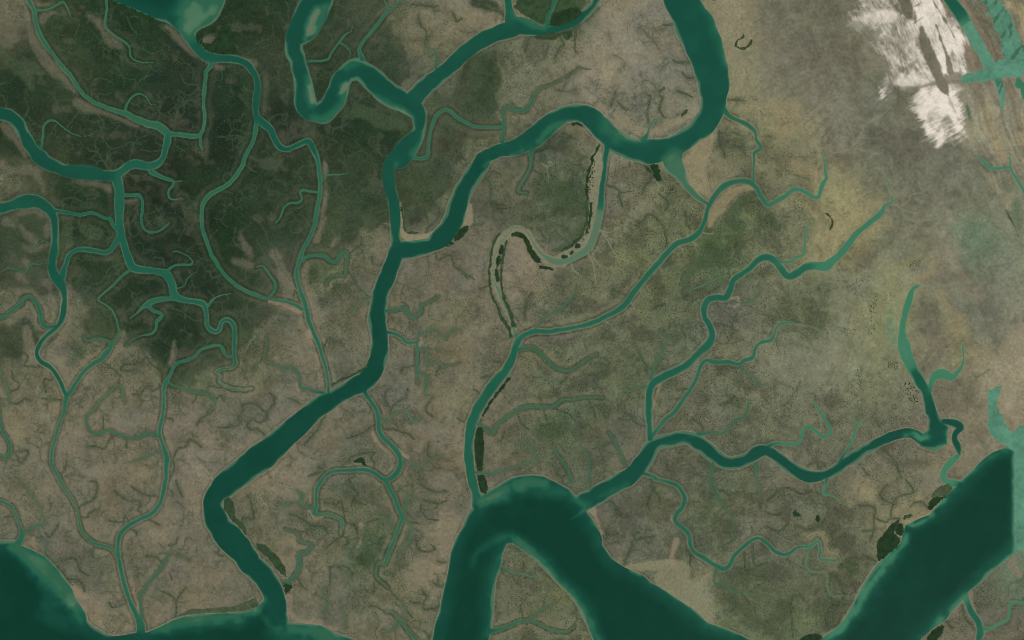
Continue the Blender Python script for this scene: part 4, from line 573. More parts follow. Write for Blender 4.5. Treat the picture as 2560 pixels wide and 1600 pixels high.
# lagoons by the salt works carry milky algae
lg = np.isin(ID, [i for i, n in enumerate(NAMES) if n[0] in ('lagoon', 'canal')]) & (deep < .2)
reed = sstep(.12, .34, fbm(X + Y * .45, Y * .4, 9, 65, 3)) * np.isin(ID, [i for i, q in enumerate(NAMES) if 'speckled' in q[1] or 'narrow shallow arm' in q[1]])
lc_ = lin((80, 126, 101)) * (1 + .22 * fbm(X, Y, 30, 61, 4)[..., None] + .14 * vnoise(X, Y, 6, 67)[..., None])
lc_ = lc_ * (1 - .75 * reed[..., None]) + .75 * reed[..., None] * lin((54, 84, 66))
WC[lg] = lc_.astype(np.float32)[lg]

# ---------------------------------------------------------------- colour of the ground
cx = np.arange(-200, 2761, 16.0); cy = np.arange(-200, 1801, 16.0)
gx, gy = np.meshgrid(cx, cy)
acc = np.zeros(gx.shape + (4,)); ww = np.zeros(gx.shape)
gl = np.concatenate([lin(GC[:, 2:5]), GC[:, 5:6] / 100], 1)
for (x, y), v in zip(GC[:, :2], gl):
    w = np.exp(-((gx - x) ** 2 + (gy - y) ** 2) / (2 * 42 ** 2)) + 1e-4 / (1 + ((gx - x) ** 2 + (gy - y) ** 2) / 1e4)
    acc += w[..., None] * v; ww += w
acc /= ww[..., None]
wx = X + fbm(X, Y, 90, 71, 4) * 38 + fbm(X, Y, 24, 72, 3) * 10; wy = Y + fbm(X, Y, 90, 75, 4) * 38 + fbm(X, Y, 24, 76, 3) * 10
u = np.clip((wx - cx[0]) / 16, 0, len(cx) - 1.001); v = np.clip((wy - cy[0]) / 16, 0, len(cy) - 1.001)
iu = u.astype(int); iv = v.astype(int); fu = (u - iu)[..., None]; fv = (v - iv)[..., None]
G = ((acc[iv, iu] * (1 - fu) + acc[iv, iu + 1] * fu) * (1 - fv) + (acc[iv + 1, iu] * (1 - fu) + acc[iv + 1, iu + 1] * fu) * fv).astype(np.float32)
LC = G[..., :3].copy(); DEN = G[..., 3].copy()
fg = sstep(.085, .04, LC.mean(-1))[..., None]
LC *= 1 - fg * np.array([.40, .26, .38], np.float32)
lum = LC.mean(-1)
forest = sstep(.085, .045, lum)             # where mangrove closes over the mud
# soft mottling of mud and cover
n1 = fbm(X, Y, 70, 81, 5); n2 = fbm(X, Y, 18, 91, 4); n3 = fbm(X * 1.0, Y * 1.0, 6, 95, 2)
n4 = vnoise(X, Y, 3.1, 99)
LC *= (1 + .14 * n1 + .16 * n2 + .13 * n3 + .07 * n4)[..., None]
LC *= np.array([.955, 1.008, .985], np.float32)
mid = 4 * forest * (1 - forest); fac = sstep(.15, .85, forest + .75 * fbm(X, Y, 26, 551, 6, .62))
LC *= (1 + mid * (.20 * (1 - fac) - .30 * fac))[..., None]
LC *= 1 + .10 * (np.clip(DEN * 1.5, 0, 1) * sstep(1100, 1450, X))[..., None]
warm = fbm(X, Y, 55, 101, 4) * (1 - .55 * (X > 1850))
LC *= np.stack([1 + .10 * warm, 1 + .03 * warm, 1 - .10 * warm], -1)
# clearings and thicker stands in the forest and the scrub
thick = sstep(.02, .30, fbm(X, Y, 40, 111, 5) + .18 * (DEN - .4))
LC = LC * (1 - .30 * (thick * np.clip(DEN * 1.6, 0, 1) * (1 - .4 * forest))[..., None]) 
BARE = np.zeros(X.shape, np.float32)
clr = .42 * sstep(.20, .5, fbm(X, Y, 34, 121, 5)) * forest * (X < 1000)
LC = LC * (1 - .55 * clr[..., None]) + .55 * clr[..., None] * lin(MUD)
BARE = np.maximum(BARE, clr); SMOOTH = np.zeros(X.shape, np.float32)
for rgb, soft, amt, bare, pts in ST:
    P = resample(pts, 8)
    W, s = line_sd(P, soft * 2 + 8, CAP)
    s = s + fbm(X[W], Y[W], 22, 131, 4) * (soft * .9 + 2.5)
    f = (sstep(-soft, soft, -s) * amt)[..., None]
    tone = (1 + .09 * n2[W] + .05 * n3[W] + .05 * n1[W])[..., None]
    LC[W] = LC[W] * (1 - f) + f * lin(rgb) * tone
    if bare > 0 and rgb != MUD: SMOOTH[W] = np.maximum(SMOOTH[W], f[..., 0])
    if bare > 0: BARE[W] = np.maximum(BARE[W], f[..., 0])
    if bare < 0: BARE[W] *= 1 - f[..., 0]; DEN[W] = np.maximum(DEN[W], .6 * f[..., 0])

# eastern plain: wind-drawn streaks of silt
east = sstep(1850, 2150, X + Y * .15) * sstep(1250, 900, Y)
ca, sa = math.cos(math.radians(62)), math.sin(math.radians(62))
def streak(along, across, seed, ang=62, n=4):
    c_, s_ = math.cos(math.radians(ang)), math.sin(math.radians(ang))
    a = X * c_ + Y * s_; b = -X * s_ + Y * c_
    b = b + fbm(X, Y, 120, seed + 9, 3) * 22
    return fbm(a / (along / across), b, across, seed, n)
qx = fbm(X, Y, 110, 441, 4) * 90; qy = fbm(X, Y, 110, 445, 4) * 90
cloud = fbm((X + qx * 1.7) * .8 + Y * .3, (Y + qy * 1.7) * .8 - X * .1, 50, 451, 6, .52); wispy = 1 - np.abs(fbm(X + qx * 1.6, Y + qy * 1.6, 44, 461, 5, .6)) * 3.2
LC *= (1 + east * (.10 * streak(120, 16, 141, 68) + .22 * cloud + .14 * wispy))[..., None]
LC *= (1 + (1 - east) * (1 - forest) * (.10 * cloud + .05 * wispy))[..., None]
LC *= 1 + .06 * east[..., None]
# striped tan spits beside the lagoons
sp = sstep(2395, 2440, X - (Y - 200) * .12) * sstep(520, 420, Y)
LC *= (1 + sp * .35 * streak(90, 5, 161, 66))[..., None]

# the salt crust
SALT = S2(3,0, 820,-60, 1150,-60, 1150,10, 1190,60, 1250,130, 1300,190, 1370,190, 1395,130, 1340,80, 1380,30, 1370,-60, 1600,-60, 1640,40, 1700,180, 1760,230, 1830,330, 1850,560, 1865,685, 1700,725, 1740,800, 1790,920, 1840,1050, 1835,1150, 1850,1270, 1740,1260, 1680,1310, 1610,1365, 1510,1300, 1480,1150, 1390,1060, 1330,960, 1400,880, 1230,830, 1110,880, 1060,930, 1055,850, 1170,650, 1160,560, 1060,500, 1000,420, 970,300, 730,245, 840,130, 880,50)
ssd = poly_sd(SALT, 40)
wisp = streak(60, 5, 171, 58, 4); wisp2 = streak(40, 4, 181, -25, 3)
south = sstep(195, 235, Y)
edge = ssd + fbm(X, Y, 16, 191, 4) * 10 + fbm(X, Y, 50, 195, 3) * 8
n5 = streak(22, 2.4, 491, 15, 3)
whisk = streak(44, 2.8, 471, 62, 3) * (1 - south) + streak(50, 2.8, 481, -32, 3) * south
feather = whisk * 14 + n5 * 4
near = sstep(38, 24, ssd)
salt = np.maximum(sstep(9, -9, edge + feather), .55 * sstep(16, -16, edge + feather * 1.6 + cloud * 45) * (X < 2440)) * near
patch = fbm(X + qx * .4, Y + qy * .4, 30, 205, 5, .6)
fine = streak(16, 2.3, 521, 66, 3) * (1 - south) + streak(26, 2.3, 525, -30, 3) * south
salt = salt * np.clip(.86 + 1.1 * patch + .45 * fine + .25 * sstep(2280, 2360, X), .12, 1)
tone = np.clip(.64 + .55 * patch + .20 * whisk + .24 * fine + .16 * sstep(70, 0, Y) + .18 * south + .22 * sstep(2330, 2380, X), 0, 1)
west = sstep(2290, 2200, X - (Y - 60) * .2)                # thinner crust towards the west
tone = tone * (1 - .22 * west)
SC = lin((112, 110, 92)) * (1 - tone[..., None]) + lin((214, 203, 186)) * tone[..., None]
LC = LC * (1 - salt[..., None]) + SC * salt[..., None]
BARE = np.maximum(BARE, salt); DEN *= (1 - salt)
for rgb, soft, amt, pts in (
    ((94, 90, 72), 3, .92, S(3,0, 1450,270,40, 1480,400,110, 1500,480,110, 1560,600,110, 1600,700,100, 1660,830,90, 1700,900,24)),
    ((92, 86, 68), 2, .85, S(3,0, 1590,240,14, 1640,400,20, 1700,560,34, 1720,680,50)), ((92, 86, 70), 2, .8, S(3,0, 1150,0,10, 1200,60,16, 1260,130,10)),
    ((92, 88, 72), 2, .9, S(3,0, 1270,-30,90, 1310,60,110, 1330,150,80)), ((92, 88, 72), 2, .8, S(3,0, 1350,80,10, 1430,40,16)), ((96, 90, 74), 2, .8, S(3,0, 1380,220,12, 1480,150,5)),
    ((96, 88, 72), 2, .85, S(3,0, 1560,10,14, 1640,140,18, 1700,240,14, 1760,350,8)), ((108, 102, 84), 4, .8, S(3,0, 1200,820,24, 1350,840,40, 1500,810,40, 1620,770,60, 1780,740,110)),
    ((104, 106, 86), 6, .65, S(3,0, 800,220,60, 900,270,110, 1000,380,80)), ((104, 106, 86), 6, .7, S(3,0, 1180,240,30, 1190,320,50)), ((100, 98, 78), 4, .7, S(3,0, 1350,620,40, 1420,560,30)), ((118, 108, 90), 4, .6, S(3,0, 1700,900,20, 1740,1000,30, 1800,1130,20)),
    ((92, 86, 70), 8, .7, S(3,0, 830,600,70, 850,720,60, 780,850,30)), ((84, 82, 64), 10, .7, S(3,0, 1180,850,60, 1250,920,90, 1200,1000,60)), ((86, 84, 68), 10, .6, S(3,0, 960,1080,50, 1100,1060,60)), ((112, 112, 96), 12, .6, S(3,0, 600,620,60, 700,750,90, 720,1000,80, 700,1150,50)),
    ((90, 86, 72), 12, .6, S(3,0, 720,430,60, 850,420,70)), ((86, 84, 68), 14, .6, S(3,0, 80,60,120, 120,160,60)), ((100, 98, 84), 14, .5, S(3,0, 1050,1380,60, 1350,1350,90, 1500,1430,60))):
    P = resample(pts, 8); W, s = line_sd(P, soft * 2 + 8, CAP)
    s = s + fbm(X[W], Y[W], 16, 211, 4) * (soft * .7 + 2.4)
    f = (sstep(-soft, soft, -s) * amt)[..., None]
    LC[W] = LC[W] * (1 - f) + f * lin(rgb) * (1 + .12 * n2[W])[..., None]

def ell(c, r, x, y, rx, ry, a=0, n=14):
    out = []
    for i in range(n):
        t = 2 * math.pi * i / n; u_, v_ = rx * math.cos(t), ry * math.sin(t); ca_, sa_ = math.cos(math.radians(a)), math.sin(math.radians(a))
        out.append((c * 640 + (x + u_ * ca_ - v_ * sa_) / 3.78, r * 400 + (y + u_ * sa_ + v_ * ca_) / 3.78))
    return out
def ribbon(pts):
    P = resample(pts, 6); P[:, 2] = np.maximum(P[:, 2] * 1.15, 3.4); d = np.gradient(P[:, :2], axis=0); d /= np.hypot(d[:, 0], d[:, 1])[:, None] + 1e-9
    nrm = np.stack([-d[:, 1], d[:, 0]], 1) * P[:, 2:3] / 2 * (1 + .35 * np.sin(np.arange(len(P)) * 1.7))[:, None]
    return [tuple(p) for p in P[:, :2] + nrm] + [tuple(p) for p in (P[:, :2] - nrm)[::-1]]
DK = (32, 52, 30); MD = (48, 66, 42); LT = (66, 78, 54)
GROVES = [
 ('solid dark leaf-shaped grove on the shore of the right-hand estuary', [S2(3,3, 1200,400, 1240,370, 1245,388, 1212,430, 1195,470, 1190,500, 1215,530, 1245,550, 1250,580, 1210,640, 1150,690, 1090,740, 1045,765, 1030,700, 1030,620, 1045,560, 1100,500, 1150,440)], DK),
 ('small round dark grove enclosed by a ring creek beside the leaf-shaped grove', [ell(3,3, 1243,470, 38, 57)], DK),
 ('dark pointed grove at the foot of the green spit near the lagoon mouth', [S2(3,3, 1508,272, 1540,282, 1620,200, 1680,160, 1620,155, 1560,165, 1525,220)], DK),
 ('paler green grove tip above the dark pointed grove', [S2(3,3, 1545,155, 1560,115, 1640,55, 1720,45, 1750,72, 1690,152, 1620,150)], LT),
 ('narrow dark grove on ochre mud between the leaf-shaped and pointed groves', [ell(3,3, 1320, 345, 52, 15, -20)], MD),
 ('dark almond-shaped grove on the outer bank of the S-bend river', [S2(1,1, 1870,770, 1880,720, 1930,650, 2000,622, 2002,660, 1960,722, 1900,765)], DK),
 ('small dark grove trailing off the almond-shaped one', [S2(1,1, 1792,817, 1850,775, 1866,790, 1820,815)], DK),
 ('dark blocky grove on the bank west of the pale silty wedge', [S2(2,1, 1300,48, 1370,45, 1395,100, 1405,190, 1380,200, 1335,160, 1338,110)], DK),
 ('thin dark grove west of the blocky one across a small creek', [S2(2,1, 1245,45, 1290,70, 1330,110, 1320,140, 1280,100)], MD),
 ('dark curved grove inside the hairpin of the drying bed', [S2(2,1, 0,695, 60,680, 120,700, 160,780, 200,850, 260,930, 270,965, 240,975, 190,925, 135,820, 95,740, 40,720, 0,715)], DK),
 ('short dark hedge south of the pale silty pool', [ribbon(S(2,1, 260,1010,16, 320,1020,22, 390,1030,14))], DK),
 ('upper dark island in the drying bed west of the hairpin', [ell(1,1, 2318, 850, 17, 46, 12)], DK),
 ('middle dark island in the drying bed west of the hairpin', [ell(1,1, 2290, 955, 18, 56, 8)], DK),
 ('lower dark island in the drying bed west of the hairpin', [ell(1,1, 2278, 1090, 17, 66, -8)], DK),
 ('dark hedge along the east lip of the lower drying bed', [ribbon(S(1,1, 2370,760,14, 2340,880,16, 2320,1020,18, 2320,1180,16, 2345,1300,20, 2400,1430,26) + S(2,2, 20,70,30))], MD),
 ('dark hedge along the west lip of the lower drying bed', [ribbon(S(1,1, 2300,690,13, 2240,800,14, 2215,950,15, 2205,1120,15, 2230,1280,17, 2280,1380,18, 2330,1500,20) + S(1,2, 2390,80,22, 2410,170,20))], MD),
 ('elongated dark grove hugging the east bank of the green channel', [S2(1,2, 2095,1010, 2140,1020, 2152,1200, 2146,1350, 2132,1430, 2095,1420, 2070,1300, 2068,1150)], DK),
 ('shorter dark grove just south of the elongated one', [S2(1,2, 2095,1465, 2150,1462, 2170,1512) + S2(1,3, 2180,10, 2190,70, 2170,130, 2130,118, 2100,40)], DK),
 ('long dark hedge beside the green channel above the elongated grove', [ribbon(S(1,2, 2395,545,22, 2340,620,20, 2260,720,16, 2190,820,16, 2140,910,10))], DK),
 ('green belt along the straight sandy shore at the bottom', [S2(0,3, 1680,1285, 1790,1225, 2000,1213, 2220,1198, 2419,1110, 2440,1160, 2419,1200, 2300,1238, 2100,1250, 1900,1256, 1750,1275)], LT),
 ('green fringe on the east bank of the sharp river elbow', [S2(0,3, 2120,190, 2160,160, 2200,210, 2230,350, 2320,450, 2330,525, 2260,440, 2180,360, 2115,270)], MD),
 ('green spindle grove on the east bank of the lowest river reach', [S2(1,3, 0,592, 90,620, 200,720, 280,840, 285,915, 200,850, 120,740, 10,645)], MD),
 ('tiny dark grove at the mouth of the pale-banked creek', [S2(1,3, 265,985, 340,992, 320,1040, 282,1082)], DK),
 ('dark grove on the lower shore near the bottom edge', [S2(3,3, 300,1502, 360,1470, 440,1450, 500,1468, 520,1490, 480,1520, 320,1520)], DK),
 ('dark wedge grove on the pointed land at the bottom edge, across the estuary', [S2(3,3, 1500,1492, 1560,1420, 1640,1370, 1665,1390, 1640,1460, 1590,1520, 1500,1520)], DK),
 ('dark half-moon grove between the twin creeks at the top edge', [S2(2,0, 350,240, 370,180, 400,125, 520,92, 610,62, 660,112, 640,150, 550,208, 440,243)], DK),
 ('dark triangular grove west of the twin creeks at the top edge', [S2(2,0, 20,60, 60,-10, 210,-10, 290,90, 330,140, 300,228, 200,190, 100,130)], MD),
 ('dark wedge grove between two creeks on the top edge', [S2(2,0, 215,-10, 380,-10, 370,80, 335,135, 300,80)], MD),
 ('thin dark grove strip below the north-eastern river arm', [S2(2,0, 200,350, 290,320, 400,305, 450,340, 380,380, 250,372)], MD),
 ('small dark patch by the hooked creek east of the thin strip', [S2(2,0, 475,320, 560,280, 570,340, 510,380)], MD),
 ('dark lumpy clump west of the wide hook creek', [S2(1,2, 925,1335, 950,1322, 965,1325, 975,1300, 1000,1298, 1022,1318, 1030,1345, 1038,1372, 1012,1372, 1000,1350, 965,1345, 940,1348)], DK),
 ('ring of dark shrubs on tan ground right of the widest river', [ribbon(S(2,0, 2195,330,8, 2180,360,10, 2130,380,12, 2110,430,12, 2150,460,18, 2210,455,16, 2245,420,14, 2262,380,8))], MD),
 ('ragged shrub patch on the tan flat inside the big bend', [S2(2,0, 1595,1102, 1630,1045, 1655,1030, 1655,1070, 1625,1092)], MD),
 ('dark blotch in scrub west of the oval one on the lower right', [S2(3,3, 230,312, 265,285, 312,340, 250,345)], DK),
 ('small oval dark blotch in scrub on the lower right', [ell(3,3, 470, 362, 18, 30, 10)], DK),
 ('dark corner grove wrapped by the bend of the pale bay outlet', [S2(0,0, 1845,345, 1870,290, 1980,258, 2040,265, 2030,320, 1930,320, 1905,400, 2000,420, 2060,330, 2110,220, 2180,255, 2200,400, 2265,505, 2130,512, 2000,500, 1950,470, 1882,412)], DK),
 ('dark leafy strip on the top left bank of the pale bay', [ribbon(S(0,0, 1050,12,14, 1150,60,34, 1280,120,34, 1400,170,36, 1470,195,24))], DK),
 ('line of dark bushes beside the drying bend, upper part', [ribbon(S(2,1, 762,-10,12, 730,100,14, 710,200,16, 705,300,16, 715,380,14))], DK),
 ('line of dark bushes beside the drying bend, lower part', [ribbon(S(2,1, 700,400,18, 712,480,20, 700,600,20, 650,720,24, 560,810,20, 470,860,18))], MD),
 ('inner hedge on the tan mud of the drying bend', [ribbon(S(2,1, 748,400,16, 745,500,18, 730,590,16, 712,690,10))], DK),
 ('rounded dark islet on the mud at the foot of the drying bend', [ell(2,1, 622, 812, 30, 20, -35)], DK),
 ('middle dark islet of three at the foot of the drying bend', [ell(2,1, 565, 875, 20, 12, -20)], DK),
 ('flat dark islet beside the silty pool of the drying bend', [ell(2,1, 496, 913, 32, 15, -10)], DK),
 ('thin dark hedge on the north bank of the central river bend', [ribbon(S(1,2, 712,615,10, 800,570,14, 900,525,16, 1000,470,14, 1050,425,8))], MD),
 ('dark hedge on the mud bank at the fork of the central river', [ribbon(S(1,1, 1375,440,8, 1395,560,10, 1408,660,12, 1450,688,12, 1540,682,6))], MD),
 ('short dark hedge under the round bend of the widest river', [ribbon(S(2,0, 560,1175,10, 610,1170,24, 660,1185,12))], DK),
 ('dark hedge in the bank south-west of that bend', [ribbon(S(2,0, 210,1445,16, 280,1415,24, 350,1385,14))], MD),
 ('dark streak on mud beside the drying channel head', [ribbon(S(2,0, 750,1510,10, 790,1440,16, 830,1370,8))], DK),
 ('dark tuft south-west of the eastern creek forks', [ribbon(S(3,1, 550,500,5, 600,560,12, 610,600,12, 580,660,6))], MD),
]
GB = np.zeros(X.shape, np.float32)
for lb, polys, rgb in GROVES:
    for poly in polys:
        p = np.array(poly); w = win(p[:, 0].min() - 4, p[:, 0].max() + 4, p[:, 1].min() - 4, p[:, 1].max() + 4)
        GB[w] = np.maximum(GB[w], inside(poly, X[w] + vnoise(X[w], Y[w], 7, 251) * 1.6, Y[w] + vnoise(X[w], Y[w], 7, 252) * 1.6) * (1.0 if rgb == DK else .7))
LC = LC * (1 - GB[..., None] * .9) + GB[..., None] * .9 * lin((36, 54, 33))
DEN *= 1 - GB

# ---------------------------------------------------------------- rills: branching drainage too small to carry names
core_x0 = np.searchsorted(GX, -58); core_y0 = np.searchsorted(GY, -58)
OX, OY = GX[core_x0], GY[core_y0]
def at(A, x, y):
    i = int((y - OY) / STEP) + core_y0; j = int((x - OX) / STEP) + core_x0
    if i < 0 or j < 0 or i >= NY or j >= NX: return None
    return A[i, j]
occ = {}
RILL = []
def grow(x, y, a, L, w, gen, own):
    pts = [(x, y, w)]; turn = 0; n = int(L / 4)
    for k in range(n):
        turn = turn * .6 + rng.normal(0, .30); a += turn * .8
        x += 4 * math.cos(a); y += 4 * math.sin(a)
        if not (-50 < x < 2610 and -50 < y < 1650): break
        s = at(SD, x, y)
        if s is None or (s < 3 and k > 2): break
        key = (int(x // 7), int(y // 7))
        if occ.get(key, own) != own and k > 1: break
        occ[key] = own
        pts.append((x, y, w * (1 - .7 * k / n)))
        if gen < 4 and rng.random() < .24 and k > 1:
            grow(x, y, a + rng.choice([-1, 1]) * rng.uniform(.5, 1.1), (L - 4 * k) * rng.uniform(.35, .8) + 8, w * .75, gen + 1, own)
    if len(pts) > 3: RILL.append(pts)
own = 0
for P in COURSES:
    acc_s = rng.uniform(0, 30)
    for i in range(2, len(P) - 2):
        acc_s += math.hypot(P[i, 0] - P[i - 1, 0], P[i, 1] - P[i - 1, 1])
        if acc_s < 30: continue
        acc_s = rng.uniform(-20, 10)
        x, y, w = P[i]
        if not (-20 < x < 2580 and -20 < y < 1620): continue
        bare_e = x > 1930 and y < 1150
        if bare_e and rng.random() < .6: continue
        t = math.atan2(P[i + 1, 1] - P[i - 1, 1], P[i + 1, 0] - P[i - 1, 0])
        sd_ = rng.choice([-1, 1]); own += 1
        a = t + sd_ * math.pi / 2 + rng.normal(0, .35)
        x += math.cos(a) * (w / 2 - 1); y += math.sin(a) * (w / 2 - 1)
        L = rng.uniform(30, 120) if w < 30 else rng.uniform(20, 80)
        grow(x, y, a, L, rng.uniform(.9, 1.5), 0, own)
# free-standing gullies that start inside the flats
for _ in range(520):
    x, y = rng.uniform(0, 2560), rng.uniform(0, 1600)
    s = at(SD, x, y); b = at(BARE, x, y)
    if s < 12 or b > .6 or (x > 1900 and y < 1000): continue
    own += 1
    grow(x, y, rng.uniform(0, 6.28), rng.uniform(30, 90), rng.uniform(.7, 1.1), 0, own)
extra = []
for q in (S(2,1, 830,660,8, 880,680,7, 940,680,7, 1010,630,5, 1090,610,4), S(2,1, 830,670,9, 900,750,8, 950,850,6, 990,910,4), S(2,1, 850,690,6, 900,720,5, 950,765,4), S(2,1, 760,830,8, 770,920,8, 830,990,5), S(2,1, 720,880,12, 760,960,10, 780,1060,8, 790,1180,5), S(2,1, 560,980,10, 580,1040,8, 650,1090,5),
          S(3,1, 560,180,9, 640,175,8, 680,190,7, 740,140,6, 840,70,4), S(3,1, 680,190,5, 710,250,4), S(3,1, 1170,400,12, 1240,450,10, 1300,480,8, 1400,500,5), S(3,1, 1250,440,8, 1330,380,8, 1350,330,6, 1450,310,5, 1550,240,3), S(3,1, 1260,470,7, 1300,540,7, 1400,590,5, 1500,560,3), S(3,1, 1170,370,8, 1240,330,6, 1290,270,4), S(3,1, 1155,270,7, 1210,220,5, 1270,160,3),
          S(3,0, 530,1500,7, 640,1440,7, 730,1430,8, 830,1350,7, 870,1280,6, 920,1180,5, 1020,1120,5, 1100,1070,4, 1150,1010,3), S(3,0, 570,1450,5, 600,1360,4, 650,1280,3), S(3,0, 870,1300,4, 960,1310,3, 1050,1310,3), S(3,0, 30,1370,6, 130,1300,8, 300,1180,8, 420,1060,8, 560,960,7, 650,920,5, 760,890,3), S(3,0, 0,1060,7, 120,950,7, 230,800,7, 260,720,6, 330,680,5, 400,670,4),
          S(2,2, 890,10,7, 940,60,6), S(2,1, 1120,1340,7, 1170,1420,5), S(2,1, 1390,1010,7, 1420,1060,6), S(2,1, 1790,680,8, 1850,700,7, 1900,690,5), S(2,1, 1710,770,7, 1740,810,5), S(0,2, 1830,1430,6, 1930,1470,7, 2010,1510,9), S(0,2, 1890,1370,5, 1950,1420,6, 2010,1505,7), S(3,2, 830,150,5, 960,165,6, 1080,110,5), S(3,2, 1490,440,6, 1500,400,6, 1560,330,4, 1600,270,3), S(3,1, 1490,1270,7, 1560,1270,7, 1640,1330,4), S(3,1, 700,950,8, 780,1010,5), S(3,1, 650,990,9, 700,1060,8, 750,1120,5), S(3,1, 750,870,9, 800,930,6),
          S(1,3, 1370,560,3, 1400,510,5)):
    extra.append(resample(q, 6))
RP = np.zeros(X.shape, np.float32); RD = np.zeros(X.shape, np.float32)
def draw(A, P, soft, k=1.0, extraw=0.0):
    for a, b in zip(P[:-1], P[1:]):
        h = max(a[2], b[2]) / 2 + soft + extraw + 1
        w = win(min(a[0], b[0]) - h, max(a[0], b[0]) + h, min(a[1], b[1]) - h, max(a[1], b[1]) + h)
        d, t = seg_d(X[w], Y[w], a, b)
        f = np.clip(1 - (d - (a[2] + (b[2] - a[2]) * t) / 2 - extraw) / soft, 0, 1) * k
        A[w] = np.maximum(A[w], f)
for pts in RILL:
    m = pts[len(pts) // 2]; f = at(forest, m[0], m[1]) * (1 - at(BARE, m[0], m[1]))
    k = rng.uniform(.45, 1.0)
    if f > .35:
        draw(RP, pts, 1.5, k)
    else:
        if m[0] < 1850 or m[1] > 1100 or rng.random() < .3:
            draw(RD, pts, 1.7, min(1, k + .15), .15)
        if rng.random() < .35: draw(RP, pts, 1.3, k * .5)
RPX = np.zeros(X.shape, np.float32); HAL = np.zeros(X.shape, np.float32); RDG = np.zeros(X.shape, np.float32)
for q in GU:
    P = resample(q, 3.0)
    P[:, 0] += vnoise(P[:, 0], P[:, 1], 8, 321) * 1.7; P[:, 1] += vnoise(P[:, 0], P[:, 1], 8, 322) * 1.7
    P[:, 2] *= np.linspace(.9, .45, len(P))
    m = P[len(P) // 2]; f = at(forest, m[0], m[1]) if -50 < m[0] < 2610 and -50 < m[1] < 1650 else 0
    if f > .4: draw(RPX, P, 1.5, .85)
    else: draw(RDG, P, 1.5, 1.0, 1.1); draw(RPX, P, 1.2, .35, -.3)
    H = P[::6].copy()
    if len(H) > 1: draw(HAL, H, 15, .8)
for pts in RILL: draw(HAL, np.array(pts)[::3], 11, .5) if len(pts) > 6 else None
for P, w_ in zip(COURSES, KW):
    if w_ < 7: draw(HAL, P[::6], 17, .8, 2)
HAL = np.clip(HAL * (1 + .9 * fbm(X, Y, 20, 331, 4)), 0, 1) * (1 - .5 * (X > 1900) * (Y < 1100)) * (1 - forest) * (1 - .9 * SMOOTH)
hm = np.clip(LC.mean(-1) / .12, 0, 1) * (1 - .6 * BARE)
k = (HAL * .5 * hm)[..., None]
LC = LC * (1 - k) + k * lin((70, 78, 56)) * (1 + .25 * n3)[..., None]
LC *= 1 + (.07 + .06 * sstep(1400, 1100, X) * sstep(600, 900, Y))[..., None] * ((1 - HAL) * (1 - forest) * (1 - SMOOTH) * (X < 1900))[..., None]
DEN = np.clip(DEN + .16 * HAL * (X < 1950), 0, 1)
for P in extra: draw(RPX, P, 1.6, .9)
# mangrove-lined banks and pale mud lips beside the channels
kw = np.array(KW)[ID]
far = fbm(X, Y, 60, 221, 3)
lip = sstep(3.2, 1.0, SD) * (SD < 5) * np.clip((kw - 3) / 12, .12, 1)
dk = np.zeros(X.shape, np.float32)
lm = LC.mean(-1)
belt = sstep(9.5, 6, SD) * sstep(1.8, 3.4, SD) * sstep(-.25, .25, far + .25 * (X < 1150) - .3 * (X > 1900)) * np.where(kw < 14, 1.0, .75) * (1 - .8 * BARE)
thin = (kw < 6) & (X < 1950)
belt = np.where(thin, sstep(3.6, 1.4, SD) * (.55 + .45 * sstep(-.3, .3, n3)), belt)
RD = np.maximum(RD, belt)
RD = np.maximum(RD * .58, RDG)
small = sstep(2.6, 5, kw) * sstep(24, 14, kw) * (X < 1600) * (1 - .6 * SMOOTH)
nb_ = fbm(X, Y, 28, 561, 4)
bd = (.72 + .45 * vnoise(X, Y, 5, 571)) * small * sstep(1.0, 2.2, SD) * sstep(6.2, 4.0, SD + nb_ * 3) * (1 - .35 * forest)
RD = np.maximum(RD, bd * .9)
pm = small * sstep(5, 8, SD) * sstep(22, 11, SD + nb_ * 12) * (1 - .75 * forest) * .42
LC = LC * (1 - pm[..., None]) + pm[..., None] * lin((114, 109, 87))
DEN *= 1 - pm * 1.5
RP *= 1 - .8 * np.clip(SMOOTH - RP * 0, 0, 1) * (X < 2000)
RD *= (1 - .9 * SMOOTH)
RD *= (1 - .8 * salt) * (1 - .45 * (X > 1850) * (Y < 1100))
fr3 = lin((38, 58, 37)); cre = lin((96, 112, 88)); silt = lin((62, 78, 57))
k = np.clip(RD * .74 + .14 * n3 * RD, 0, .9)[..., None]
LC = LC * (1 - k) + k * fr3 * (1 + .2 * n2)[..., None]
lipc = LC * (.3 + .45 * forest[..., None]) + lin((118, 119, 95)) * (.7 - .45 * forest[..., None])
k = (lip * .75 * (1 - .5 * forest))[..., None]
LC = LC * (1 - k) + k * lipc
rc = np.where(forest[..., None] > .4, silt, lin((122, 122, 98)))
k = (RP * .68)[..., None]
LC = LC * (1 - k) + k * rc
RP = np.maximum(RP, RPX)
k = (RPX * .7)[..., None]
LC = LC * (1 - k) + k * rc
DEN *= 1 - .6 * RP
LC = np.clip(LC, .004, .9)

# ---------------------------------------------------------------- relief
land = np.clip(SD, 0, 8)
Z = np.where(SD > 0, .5 + land * .28 + n1 * .8 + n2 * .35, 0)
Z = Z - RP * 1.2 * (SD > 3)
Z = np.where(SD > 0, np.maximum(Z, SD * .25 + .05), 0)
Z = np.where(SD <= 0, np.maximum(SD * 1.1, -9), Z)
Z = np.where((SD > 0) & (SD < 2), SD * .6, Z)
PXs = (X - CX) * M; PYs = (CY - Y) * M

